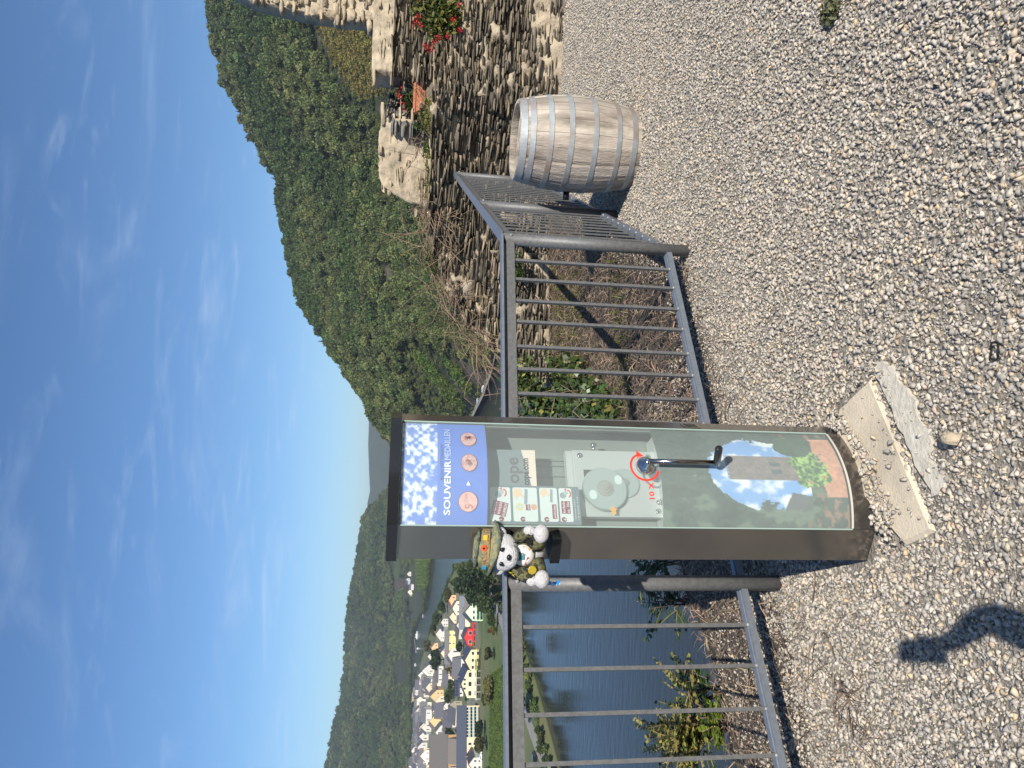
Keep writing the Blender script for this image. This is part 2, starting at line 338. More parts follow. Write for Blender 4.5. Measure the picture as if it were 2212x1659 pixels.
# crowns shared by the woods
M_crown = mat('wood_leaves', (.042, .088, .020), col2=(.085, .130, .030), scale=.5, island=.0, inst=True, **LEAFM)
M_crown_y = mat('wood_leaves_pale', (.105, .150, .040), col2=(.160, .180, .06), scale=.5, inst=True, **LEAFM)
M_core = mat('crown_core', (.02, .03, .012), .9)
M_con = mat('conifer_needles', (.022, .040, .020), .7, inst=True)
def crown_proto(name, m, seed, n=240, card=.125, squash=.95, lobes=8):
    r = np.random.default_rng(seed); lc = r.normal(size=(lobes, 3)); lc /= np.linalg.norm(lc, axis=1, keepdims=True); lc *= .24; lc[:, 2] = lc[:, 2]*.9+.5; lc[0] = (0, 0, .55); lr = r.uniform(.17, .27, lobes)
    k = r.integers(0, lobes, n); d = r.normal(size=(n, 3)); d[:, 2] += .35; d /= np.linalg.norm(d, axis=1, keepdims=True)
    C = lc[k]+d*lr[k][:, None]*r.uniform(.8, 1.08, n)[:, None]; C[:, 2] = np.maximum(C[:, 2]*squash, .02)
    V, F = leaf_cards(C, r.uniform(.7, 1.3, n)*card, r, aspect=1.2)
    b = MB()
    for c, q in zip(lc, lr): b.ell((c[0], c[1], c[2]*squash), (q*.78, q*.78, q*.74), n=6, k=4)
    b.tube([(0, 0, -.1), (0, 0, .35)], [.035, .02], 5)
    CV = np.array(b.v); tri = []
    for f in b.f:
        for i in range(1, len(f)-1): tri.append((f[0], f[i], f[i+1], f[i+1]))
    V2 = np.concatenate([V, CV]); me = bpy.data.meshes.new(name); fs = [tuple(f) for f in F] + [tuple(len(V)+np.array(t[:3])) for t in tri]
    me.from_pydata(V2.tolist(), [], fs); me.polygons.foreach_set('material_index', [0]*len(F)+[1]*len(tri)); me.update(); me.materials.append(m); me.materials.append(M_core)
    return bpy.data.objects.new(name, me)
def conifer_proto(name, seed):
    r = np.random.default_rng(seed); n = 150; t = r.uniform(0, 1, n)**.8; a = r.uniform(0, 2*pi, n); rad = (1-t)*.2*r.uniform(.6, 1.1, n)
    C = np.stack([rad*np.cos(a), rad*np.sin(a), .08+t*.95], 1); V, F = leaf_cards(C, .1*(1.15-t), r, flatten=.4, aspect=1.8)
    b = MB(); b.lathe([(.13, .06), (.005, 1.)], n=6); V2 = np.concatenate([V, np.array(b.v)])
    me = bpy.data.meshes.new(name); me.from_pydata(V2.tolist(), [], [tuple(f) for f in F]+[tuple(len(V)+i for i in f) for f in b.f]); me.materials.append(M_con); me.update()
    return bpy.data.objects.new(name, me)
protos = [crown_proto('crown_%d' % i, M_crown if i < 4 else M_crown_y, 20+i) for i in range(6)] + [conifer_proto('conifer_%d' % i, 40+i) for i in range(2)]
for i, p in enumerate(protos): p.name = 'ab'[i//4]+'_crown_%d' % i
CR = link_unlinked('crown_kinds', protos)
def wood(name, az0, az1, n, size, seed, rlim, mode):
    r = np.random.default_rng(seed); az = r.uniform(az0, az1, n); f = np.interp(az, sh_az, sh_r)+np.interp(az, yt_az, fl_v); w = np.interp(az, yt_az, rd_v)
    rr = f + w*(r.uniform(0, 1, n)*1.1-.03); k = (np.interp(az, sh_az, sh_r) < rlim[1]) & (np.interp(az, sh_az, sh_r) >= rlim[0]); az = az[k]; rr = rr[k]; w = w[k]; f = f[k]
    P = np.stack([rr*np.sin(az), rr*np.cos(az), terr(az, rr)], 1); z, px, py = zone_of(P); t = (rr-f)/w
    d = fbm(P[:, 0], P[:, 1], 1/30., 3, 77); den = fbm(P[:, 0], P[:, 1], 1/55., 3, 31)
    up_ = 12 if rlim[0] == 0 else 9; ztop = np.full(len(P), False)
    for k_z in ('rows_a', 'rows_b', 'olive', 'field_bright', 'field_brown', 'rows_c', 'rows_d', 'rows_f'): ztop |= inpoly(px-up_, py, ZONES[k_z])
    keep = (z < 0) & ~ztop & ~((d > .68) & (rr < 900) & (r.uniform(0, 1, len(P)) < .8)) & (t > -.02); P = P[keep]; t = t[keep]; den = den[keep]
    m = len(P); s = (.55+.85*r.uniform(0, 1, m)**1.4)*size*(1-.35*np.clip(1-t*2.2, 0, 1)); sc = np.stack([s*r.uniform(.9, 1.15, m), s*r.uniform(.9, 1.15, m), s*r.uniform(.85, 1.15, m)], 1)
    pale = fbm(P[:, 0], P[:, 1], 1/70., 3, 13) + .38*np.clip(.5-t, 0, 1) + r.normal(0, .07, m); idx = np.where(pale > .60, r.integers(4, 6, m), r.integers(0, 4, m))
    con = (t > .93) & (fbm(P[:, 0], P[:, 1], 1/60., 2, 3) > .56) & (r.uniform(0, 1, m) < .5); idx = np.where(con, r.integers(6, 8, m), idx); sc[con] *= r.uniform(.7, 1., con.sum())[:, None]
    P[:, 2] -= .5
    k_ = inpoly(px[keep], py[keep], [(870, 735), (905, 730), (1060, 800), (1050, 900), (930, 900), (880, 790)]) | inpoly(px[keep], py[keep], [(670, -60), (680, 70), (720, 170), (770, 240), (870, 280), (870, -60)]); sc[k_] *= .40
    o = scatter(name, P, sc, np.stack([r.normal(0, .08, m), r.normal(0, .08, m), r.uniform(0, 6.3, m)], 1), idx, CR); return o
props(wood('forest', radians(-13), radians(45), 24000, 9., 1, (0, 900), 0), 'mixed green wood covering the steep hillside to the right of the river', 'forest', kind='stuff')
props(wood('forest', radians(-43), radians(1), 20000, 14., 2, (700, 9000), 0), 'darker distant wood on the long hill beyond the village', 'forest', kind='stuff')
# vines and bushes on the open slopes
def vine_proto(name, m, seed):
    r = np.random.default_rng(seed); n = 60; C = r.normal(size=(n, 3))*[.34, .34, .3]; C[:, 2] = abs(C[:, 2])+.1; V, F = leaf_cards(C, .3, r, aspect=1.2)
    me = bpy.data.meshes.new(name); me.from_pydata(V.tolist(), [], [tuple(f) for f in F]); me.materials.append(m); me.update(); return bpy.data.objects.new(name, me)
VN = link_unlinked('vine_kinds', [vine_proto('vine_a', mat('vine_leaves', (.095, .15, .03), inst=True, **LEAFM), 1), vine_proto('vine_b', mat('vine_leaves_olive', (.21, .19, .05), inst=True, **LEAFM), 2)])
def vineyard(zone, rows, step, size, idx, label, seed, jit=.3, slope_rows=True):
    r = np.random.default_rng(seed); poly = ZONES[zone]
    # cover the zone's footprint: coarse hit of its corners on the terrain
    pts = TV[zn == ZN.index(zone)]
    if len(pts) == 0: return
    az = np.arctan2(pts[:, 0], pts[:, 1]); rad = np.hypot(pts[:, 0], pts[:, 1]); a0, a1, r0, r1 = az.min(), az.max(), rad.min(), rad.max(); rm = (r0+r1)/2
    if slope_rows: A = np.arange(a0, a1, rows/rm); R = np.arange(r0, r1, step)
    else: A = np.arange(a0, a1, step/rm); R = np.arange(r0, r1, rows)
    A, R = [g.ravel() for g in np.meshgrid(A, R)]; A = A + r.normal(0, jit, len(A))/rm; R = R + r.normal(0, jit, len(R))
    P = np.stack([R*np.sin(A), R*np.cos(A), terr(A, R)], 1); z, px, py = zone_of(P); P = P[z == ZN.index(zone)]
    P = P[r.uniform(0, 1, len(P)) < .93]; m = len(P)
    s = r.uniform(.8, 1.25, m)*size; o = scatter('vineyard', P, np.stack([s, s, s], 1), np.stack([np.zeros(m), np.zeros(m), r.uniform(0, 6.3, m)], 1), np.full(m, idx), VN)
    props(o, label, 'vineyard', kind='stuff')
vineyard('olive', 2.2, 2.0, 2.6, 1, 'yellowish green overgrown vineyard on the slope behind the tall ruin', 3, 1.1)
vineyard('rows_a', 5., 1.6, 3.4, 0, 'upper terraced vineyard strip above the riverside road', 4, .2, False)
vineyard('rows_b', 5., 1.6, 3.4, 0, 'lower terraced vineyard strip above the riverside road', 5, .25, False)
vineyard('rows_e', 6., 4., 4.2, 0, 'striped vineyard on the far river bank left of the machine', 6, .4)
vineyard('rows_c', 9., 6., 6., 0, 'dark green vineyard at the foot of the long hill beyond the harbour', 7, 1.)
vineyard('rows_d', 9., 6., 6., 0, 'narrow vineyard strip rising between two paths on the long hill', 8, 1.)
fs_az = np.linspace(col_az(1215), col_az(1640), 260); fr_ = np.random.default_rng(4); fs_az = fs_az+fr_.normal(0, .001, 260); fs_r = np.interp(fs_az, sh_az, sh_r)+fr_.uniform(3, 22, 260); fs_s = np.where(np.interp(fs_az, sh_az, sh_r) > 1500, fr_.uniform(8, 13, 260), fr_.uniform(3, 7, 260))
props(scatter('bank_growth', np.stack([fs_r*np.sin(fs_az), fs_r*np.cos(fs_az), terr(fs_az, fs_r)-.3], 1), np.stack([fs_s]*3, 1), np.stack([fs_s*0, fs_s*0, fr_.uniform(0, 6, 260)], 1), fr_.integers(0, 6, 260), CR), 'line of dark trees and bushes along the far harbour bank', 'undergrowth', kind='stuff')
def thit(px, py):
    d = ray(px, py); h = hypot(d[0], d[1]); R_ = np.arange(250, 4500, 4.); Zr = HC+d[2]/h*R_; Zt = terr(np.full(len(R_), atan2(d[0], d[1])), R_); j = np.argmax(Zr < Zt); return np.array([d[0]/h*R_[j], d[1]/h*R_[j], Zt[j]])
# riverside road below the right hill
def ribbon(name, C, w, z, m, n=1):
    C = [Vector((c[0], c[1], 0)) for c in C]; vs = []
    for i, p in enumerate(C):
        d = (C[min(i+1, len(C)-1)]-C[max(i-1, 0)]).normalized(); q = Vector((-d.y, d.x, 0)); zz = z(p) if callable(z) else z
        vs += [p+q*w/2+Vector((0, 0, zz)), p-q*w/2+Vector((0, 0, zz))]
    me = bpy.data.meshes.new(name); me.from_pydata([tuple(v) for v in vs], [], [(2*i, 2*i+1, 2*i+3, 2*i+2) for i in range(len(C)-1)]); return props(mesh_obj(name, me, m), kind='structure')
M_road = mat('road_asphalt', (.20, .19, .175), .9, col2=(.26, .25, .23), scale=.6)
road_az = np.linspace(radians(14), radians(-8), 40); rc = [((np.interp(a_, sh_az, sh_r)+9)*sin(a_), (np.interp(a_, sh_az, sh_r)+9)*cos(a_)) for a_ in road_az]
ribbon('road', rc, 6.5, ZL+.35, M_road)

# ------------------------------------------------------------------ the village on its tongue of land
land_px = [(1240, 1800), (1207, 1652), (1194, 1600), (1174, 1528), (1158, 1470), (1138, 1412), (1122, 1370), (1106, 1320), (1090, 1275), (1060, 1225), (1025, 1214), (992, 1222), (975, 1255), (958, 1297), (944, 1335), (930, 1375), (920, 1405), (910, 1440), (902, 1480), (897, 1530), (893, 1580), (889, 1640), (886, 1760), (900, 2100), (1150, 2300)]
LP = [gz(px, py, ZW) for px, py in land_px]
me = bpy.data.meshes.new('meadow'); n = len(LP); cx = np.mean(LP, axis=0); ins = []
for i, p in enumerate(LP):
    a_ = Vector(LP[i-1]); b_ = Vector(LP[(i+1) % n]); d = (b_-a_).normalized(); q = Vector((-d.y, d.x, 0)); ins.append(Vector(p)+q*(-4.) if False else Vector(p)+(Vector(cx)-Vector(p)).normalized()*4)
vs = [(p[0], p[1], ZW-2) for p in LP]+[(p[0], p[1], ZW+.35) for p in LP]+[(p.x, p.y, ZL) for p in ins]
me.from_pydata(vs, [], [(i, (i+1) % n, n+(i+1) % n, n+i) for i in range(n)]+[(n+i, n+(i+1) % n, 2*n+(i+1) % n, 2*n+i) for i in range(n)]+[tuple(range(2*n, 3*n))])
bm = bmesh.new(); bm.from_mesh(me); bmesh.ops.triangulate(bm, faces=[f for f in bm.faces if len(f.verts) > 4]); bmesh.ops.recalc_face_normals(bm, faces=bm.faces); bm.to_mesh(me); bm.free()
props(mesh_obj('meadow', me, mat('meadow_grass', (.06, .10, .028), .95, col2=(.115, .135, .05), scale=.06, col3=(.15, .13, .08), s3=.02)), kind='structure')
def patch(name, pts, z, m):
    P = [gz(px, py, z) for px, py in pts]; me = bpy.data.meshes.new(name); me.from_pydata([tuple(p) for p in P], [], [tuple(range(len(P)))]); 
    bm = bmesh.new(); bm.from_mesh(me); bmesh.ops.triangulate(bm, faces=bm.faces[:]); bmesh.ops.recalc_face_normals(bm, faces=bm.faces); bm.to_mesh(me); bm.free(); return props(mesh_obj(name, me, m), kind='structure')
M_pave = mat('village_paving', (.20, .185, .155), .9, col2=(.09, .125, .045), scale=.045, lo=.42, hi=.56)
patch('village_ground', [(1038, 1640), (1036, 1450), (1040, 1310), (1010, 1262), (985, 1275), (960, 1320), (935, 1400), (912, 1470), (905, 1600), (898, 1690), (960, 1740)], ZL+.05, M_pave)
# strips of vines and grass on the meadow before the village
M_mead = mat('vine_rows_ground', (.045, .095, .02), .95, col2=(.105, .145, .04), scale=.35, col3=(.13, .13, .05), s3=.03)
patch('field', [(1062, 1480), (1056, 1660), (1060, 1760), (1118, 1760), (1104, 1620), (1092, 1480), (1074, 1380), (1064, 1385)], ZL+.06, M_mead)
road2 = [gz(px, py, ZL) for px, py in [(1215, 1740), (1177, 1650), (1160, 1608), (1144, 1565), (1128, 1515), (1114, 1462), (1098, 1400), (1083, 1340), (1060, 1290)]]
ribbon('road', road2, 6., ZL+.10, M_road)
VZ = ZL+.05
mv = np.random.default_rng(2); Pm = []
for k in range(52):
    a_ = gz(1060+k*.92, 1460-k*.7, ZL); b_ = gz(1059+k*.92, 1770, ZL); L_ = np.linalg.norm(b_-a_); n_ = int(L_/1.5)
    if k % 9 != 8: Pm += [a_+(b_-a_)*((i+mv.random()*.6)/n_)+np.array([mv.normal(0, .12), mv.normal(0, .12), .05]) for i in range(n_) if mv.random() < .94]
Pm = np.array(Pm); ms = mv.uniform(.9, 1.35, len(Pm)); props(scatter('vineyard', Pm, np.stack([ms, ms, ms*1.1], 1), np.stack([ms*0, ms*0, mv.uniform(0, 6, len(Pm))], 1), np.zeros(len(Pm), int), VN), 'bright green low vineyard rows on the meadow before the village', 'vineyard', kind='stuff')
wins = {}
M_pane = mat('window_glass', (.03, .04, .05), .15); M_frame = flat('window_frame', (225, 222, 215)); M_chim = mat('chimney_brick', (.2, .13, .1), .9)
hm = {}
def hmat(kind, rgb):
    k = (kind, rgb)
    if k not in hm:
        c = s2l(rgb); hm[k] = mat(kind+'_%d_%d_%d' % rgb, c, .85 if kind == 'wall' else .6, col2=tuple(v*.85 for v in c), scale=.8 if kind == 'wall' else 1.4, stretch=None if kind == 'wall' else (.3, 1, 3))
    return hm[k]
def house(px, py, wpx, eh, ah, length, yaw, wall, roof, label, rows=2, cols=3, side=0, group=None, name='house', flatroof=False, extras=None, wsz=.9, chim=True, pos=None):
    g = gz(px, py, VZ) if pos is None else pos; dist = np.linalg.norm(g-CAMP); k = dist/FPX; w = wpx*k; eh *= k; ah *= k; az = atan2(g[0], g[1])
    e = empty(name, tuple(g), -az+radians(yaw), label, 'house', group)
    b = MB(); L = length; b.add([(-w/2, 0, -1), (w/2, 0, -1), (w/2, L, -1), (-w/2, L, -1), (-w/2, 0, eh), (w/2, 0, eh), (w/2, L, eh), (-w/2, L, eh), (0, 0, ah), (0, L, ah)],
              [(0, 1, 5, 8, 4), (2, 3, 7, 9, 6), (0, 4, 7, 3), (1, 2, 6, 5)]); b.build('wall', hmat('wall', wall), e)
    r = MB(); ov = .35; th = .25; sl = (ah-eh)/(w/2)
    for s in (-1, 1):
        x1 = s*(w/2+ov); z1 = eh-ov*sl
        r.add([(0, -ov, ah+.02), (x1, -ov, z1+.02), (x1, L+ov, z1+.02), (0, L+ov, ah+.02), (0, -ov, ah+th), (x1, -ov, z1+th), (x1, L+ov, z1+th), (0, L+ov, ah+th)],
              [(0, 1, 2, 3), (4, 7, 6, 5), (0, 4, 5, 1), (3, 2, 6, 7), (1, 5, 6, 2)])
    ro = r.build('roof', hmat('roof', roof), e)
    if chim:
        c = MB(); c.box((w*.12, L*.6, ah+.3), (.7, .7, 1.6)); c.build('chimney', M_chim, ro)
    def window(x, y, zz, ww, hh, rz):
        f = MB(); f.box((0, 0, 0), (ww+.2, .12, hh+.2)); 
        fo = f.build('window', M_frame, e); fo.location = (x, y, zz); fo.rotation_euler = (0, 0, rz)
        p = MB(); p.box((0, -.065, 0), (ww, .03, hh)); p.build('pane', M_pane, fo)
    for i in range(rows):
        for j in range(cols):
            window(-w/2+w*(j+.5)/cols, -.03, eh*(i+.55)/rows, min(wsz, w/cols*.6), eh/rows*.5, 0)
    for j in range(side):
        for i in range(rows): window(-w/2-.03, L*(j+.5)/side, eh*(i+.55)/rows, wsz, eh/rows*.5, -pi/2)
    if extras: extras(e, w, eh, ah, L, window, k)
    return e
SL = (98, 98, 102); NAVY = (58, 66, 82); CRM = (214, 200, 174); WHT = (208, 204, 197)
def hotel(e, w, eh, ah, L, window, k):
    for x in (-.16, .0, .16): window(w*x, -.03, eh+(ah-eh)*.42, 1.1, 1.3, 0)
    b = MB(); b.box((0, -2.2, eh*.33), (w*1.08, 4, .25)); b.build('terrace', hmat('wall', WHT), e)
    for j in range(5):
        c = MB(); c.bar((-w*.5+w*j/4, -4, -.5), (-w*.5+w*j/4, -4, eh*.33-.15), .25, .25); c.build('terrace_post', hmat('wall', WHT), e)
    p = MB(); p.tube([(-w*.53, -4.1, eh*.33+1.), (w*.53, -4.1, eh*.33+1.)], .06, 5); p.build('railing', hmat('wall', WHT), e)
house(1036, 1477, 52, 25, 37, 26, -8, (240, 226, 172), NAVY, 'cream yellow gabled hotel with a white terrace in front', 2, 3, 4, extras=hotel, wsz=2.4)
def peach(e, w, eh, ah, L, window, k):
    for zf in (.33, .66):
        b = MB(); b.box((-w*.2, -.8, eh*zf-.5), (w*.5, 1.5, .2)); b.build('balcony', hmat('wall', CRM), e)
    b = MB(); b.box((0, -3, eh*.1+1.6), (w*1.2, 3.2, .15), rx=radians(-12)); b.build('awning', flat('lime_awning', (176, 226, 70)), e)
house(1037, 1426, 40, 19, 31, 24, -6, (242, 204, 168), NAVY, 'peach gabled house with balconies and a lime green awning', 2, 3, 3, extras=peach, wsz=1.6)
def redh(e, w, eh, ah, L, window, k):
    b = MB(); b.box((w*.35, -6, eh*.05), (w*1.1, 6, eh*.5)); x = b.build('annex', hmat('wall', (205, 44, 50)), e)
    for j in range(3):
        p = MB(); p.box((w*(.02+.33*j), -9.03, eh*.05), (w*.24, .06, eh*.28)); p.build('window', M_pane, x)
    b = MB(); b.box((-w*.5, -6, eh*.35), (w*.6, 4, .15), rx=radians(-14)); b.build('awning', flat('lime_cloth', (170, 222, 60)), e)
house(1023, 1377, 34, 12, 20, 18, -4, (216, 54, 54), (66, 68, 76), 'bright red gabled house with a dark roof and red annex', 1, 2, 2, extras=redh, wsz=2.)
def minth(e, w, eh, ah, L, window, k):
    for zf in (.25, .55):
        b = MB(); b.box((0, -1., eh*zf), (w*.9, 1.8, .2)); b.build('balcony', flat('balcony_green', (60, 105, 75)), e)
house(1043, 1322, 34, 22, 37, 14, 4, (206, 236, 194), (76, 78, 84), 'mint green gabled house with dark green balconies', 3, 3, 2, extras=minth, wsz=1.6)
house(1016, 1288, 18, 12, 22, 40*.5, 80, (236, 222, 190), (112, 116, 122), 'house with a broad plain grey roof beside the mint green house', 1, 3, 0)
house(997, 1314, 28, 11, 19, 14, -3, (240, 224, 190), (104, 106, 110), 'cream gabled house above the broad grey roof', 1, 2, 2)
house(1030, 1292, 30, 16, 24, 12, 60, (238, 222, 182), (120, 116, 110), 'pale yellow house half behind the big bank trees', 2, 3, 2)
house(986, 1333, 25, 5, 15, 12, 2, (236, 206, 176), (96, 92, 92), 'rosy beige gable house above the red house', 1, 2, 0)
house(985, 1297, 22, 9, 15, 12, 10, (240, 180, 130), (112, 88, 76), 'orange gable house near the riverside trees', 1, 2, 0)
house(960, 1370, 28, 7, 18, 14, -5, WHT, (122, 112, 102), 'white gable house with a brownish roof above the yellow block', 2, 2, 0)
house(984, 1362, 14, 14, 21, 24, 84, (240, 220, 150), (110, 108, 106), 'plain yellow house with a row of small windows', 2, 2, 4)
house(1000, 1352, 18, 9, 14, 10, 40, (234, 228, 214), (90, 88, 88), 'small cream house tucked behind the red house', 1, 2, 0)
house(968, 1345, 16, 10, 15, 12, 20, WHT, (84, 84, 88), 'narrow white house beside the rosy gable', 2, 2, 0)
house(946, 1400, 20, 6, 14, 14, -5, (214, 180, 140), (140, 122, 104), 'tan gable house by the river trees', 1, 2, 0)
house(937, 1418, 16, 5, 13, 12, -8, WHT, (92, 92, 96), 'small white gable house just above the round dark tree', 1, 2, 0)
house(972, 1412, 16, 7, 14, 12, -5, (240, 214, 170), (84, 84, 88), 'pale orange gable house beneath the round dark tree', 1, 2, 0)
house(987, 1404, 18, 9, 13, 18, 84, WHT, (98, 96, 96), 'white house with a grey saddle roof beneath the round dark tree', 1, 3, 3)
def solar(e, w, eh, ah, L, window, k):
    b = MB(); sl = (ah-eh)/(w/2)
    for i in range(7):
        for j in range(3):
            x = -w/2+w*.5*(j+.5)/3; b.box((x, L*(i+.5)/7, eh+(x+w/2)*sl+.42), (w*.5/3*.9, L/7*.92, .06), ry=-atan2(ah-eh, w/2))
    b.build('solar_panels', flat('solar_glass', (30, 40, 62), .2), e)
house(1000, 1452, 16, 8, 17, 15, 90, WHT, (70, 74, 84), 'white house with a roof full of dark solar panels behind the hotel', 1, 3, 4, extras=solar)
house(1003, 1440, 12, 8, 12, 10, 30, WHT, NAVY, 'small white annex right beside the solar panel roof', 1, 2, 0)
def aparts(e, w, eh, ah, L, window, k):
    n = 9
    for zf in (.14, .42, .70):
        for j in range(n):
            y = L*(.02+.48*(j+.5)/n); b = MB(); b.box((-w/2-.9, y, eh*zf), (1.9, L*.48/n*.92, .2)); bo = b.build('balcony', hmat('wall', (214, 214, 200)), e)
            q = MB(); q.box((-w/2-1.8, y, eh*zf+.55), (.08, L*.48/n*.9, .9)); q.build('balcony_railing', flat('balcony_glass', (150, 176, 168), .3), bo)
            p = MB(); p.box((-w/2-.04, y, eh*zf+eh*.13), (.1, L*.48/n*.8, eh*.2)); p.build('window', M_pane, e)
    for y in (.6, .78, .92):
        for zf in (.35, .7): window(-w/2-.03, L*y, eh*zf, 1.2, 1.6, -pi/2)
house(1034, 1524, 26, 27, 43, 31, 90, (242, 206, 172), (56, 64, 80), 'long peach apartment block with rows of balconies and a navy roof', 0, 0, 0, extras=aparts, name='apartment_block', chim=False)
def winery(e, w, eh, ah, L, window, k):
    for y in (.55, .62): window(-w/2-.03, L*y, eh*.5, .8, eh*.62, -pi/2)
    b = MB(); b.lathe([(1.1, 0), (1.1, .15)], n=16); o = b.build('round_window', M_pane, e); o.location = (-w/2, L*.86, eh*.72); o.rotation_euler = (0, -pi/2, 0)
    for y in (.36, .5, .7, .98):
        p = MB(); p.box((-w/2-.5, L*y, eh*.45-.5), (1., 1., eh*.9)); p.build('buttress', hmat('wall', (160, 126, 88)), e)
house(1002, 1586, 44, 34, 66, 33, 90, (172, 138, 98), (84, 80, 78), 'brown stone church with buttresses, twin windows and a huge slate roof', 0, 0, 0, extras=winery, name='stone_church', chim=False)
house(989, 1543, 32, 9, 27, 13, 8, (190, 150, 124), (132, 104, 90), 'brown tiled house with one white dormer window', 1, 1, 0)
house(1041, 1650, 24, 17, 26, 12, -25, WHT, (66, 68, 74), 'modern white house with a dark roof at the village edge', 2, 2, 2)
house(958, 1504, 24, 14, 27, 14, -14, (212, 182, 134), (120, 108, 96), 'golden brown house with stepped gables above the leafy green tree', 2, 2, 2)
house(952, 1558, 26, 10, 22, 14, 12, (218, 192, 140), (128, 116, 96), 'yellowish house with a big mossy roof among slate roofs', 1, 2, 0)
house(972, 1525, 16, 6, 13, 10, -12, WHT, (92, 92, 96), 'white gable house beside the brown tiled house', 1, 1, 0)
house(972, 1552, 18, 8, 14, 14, 86, (240, 224, 190), (88, 84, 84), 'cream house below the mossy roof', 1, 2, 3)
house(957, 1438, 20, 10, 15, 14, 85, WHT, (90, 90, 94), 'white house right of the tall yellow tree', 1, 2, 3)
house(952, 1462, 22, 8, 16, 16, 82, (226, 214, 196), (104, 98, 92), 'house with a wide brownish slate roof above the leafy green tree', 1, 2, 3)
house(996, 1570, 12, 6, 10, 10, 10, (224, 208, 180), (100, 96, 96), 'low cream outbuilding above the apartment block roof', 1, 1, 0)
house(975, 1636, 16, 7, 12, 10, 80, (238, 226, 180), (70, 80, 104), 'cream house with bluish solar roof behind the stone church', 1, 2, 0)
# the packed far end of the village: rows of small slate roofed houses, one like another
rr = random.Random(5); placed = []
tries = 0
while len(placed) < 88 and tries < 5000:
    tries += 1; py = rr.uniform(1440, 1720); lo = np.interp(py, [1440, 1480, 1530, 1580, 1640, 1720], [918, 908, 905, 902, 897, 893]); hi = np.interp(py, [1440, 1500, 1580, 1600, 1720], [944, 940, 934, 930, 940]); px = lo+(hi-lo)*rr.random()
    g = gz(px, py, VZ)
    if any(hypot(g[0]-q[0], (g[1]-q[1])) < 10.8 for q in placed): continue
    placed.append(g); k = np.linalg.norm(g-CAMP)/FPX; w = rr.uniform(8, 12)/k; yaw = rr.choice([-20, 0, 12, 70, 80, 88, 92, 100])
    near = px > 918
    house(px, py, w, rr.uniform(5, 7.5)/k, rr.uniform(10, 13)/k, rr.uniform(11, 16), yaw, rr.choice([WHT, WHT, (232, 226, 214), CRM, (226, 214, 200)]), rr.choice([SL, (96, 96, 100), (80, 82, 90), (112, 106, 100)]),
          'small pale slate roofed house ' + ('among packed roofs mid village' if near else 'among packed roofs at the far village end'), 1, 2, 2 if near else 0,
          'packed slate roofed houses mid village' if near else 'packed slate roofed houses at the far end')
placed2 = []; tries = 0
while len(placed2) < 30 and tries < 4000:
    tries += 1; py = rr.uniform(1395, 1700); px = rr.uniform(950, 1012); g = gz(px, py, VZ)
    if any(hypot(g[0]-q[0], g[1]-q[1]) < 13 for q in placed2) or any(hypot(g[0]-o.location.x, g[1]-o.location.y) < 13 for o in COL.objects if o.get('category') == 'house') or 1440 < py < 1505 and px > 985: continue
    placed2.append(g); k = np.linalg.norm(g-CAMP)/FPX
    house(px, py, rr.uniform(8, 11)/k, rr.uniform(4.5, 6.5)/k, rr.uniform(9, 12)/k, rr.uniform(10, 14), rr.choice([-15, 10, 60, 80, 92, 100]), rr.choice([WHT, (232, 226, 214), CRM, (226, 206, 180)]), rr.choice([SL, (96, 96, 100), (104, 98, 92), (80, 82, 90)]),
          'slate roofed house filling the streets between the larger village buildings', 1, 2, 2, 'slate roofed houses between the larger buildings')
# houses and sheds on the far bank by the harbour
for i, (px, py, w, c, lb) in enumerate([(889, 1240, 9, WHT, 'white house at the left end of the far bank hamlet'), (886, 1252, 7, (210, 210, 214), 'grey white house in the middle of the far bank hamlet'), (893, 1262, 9, WHT, 'white shed nearest the striped vineyard on the far bank'), (890, 1279, 10, (238, 230, 190), 'pale yellow house at the harbour entrance')]):
    house(px, py, w, 5, 9, 12, (-10, 40, 80, 20)[i], c, (84, 86, 96), lb, 1, 1, 0, pos=thit(px, py), chim=False)
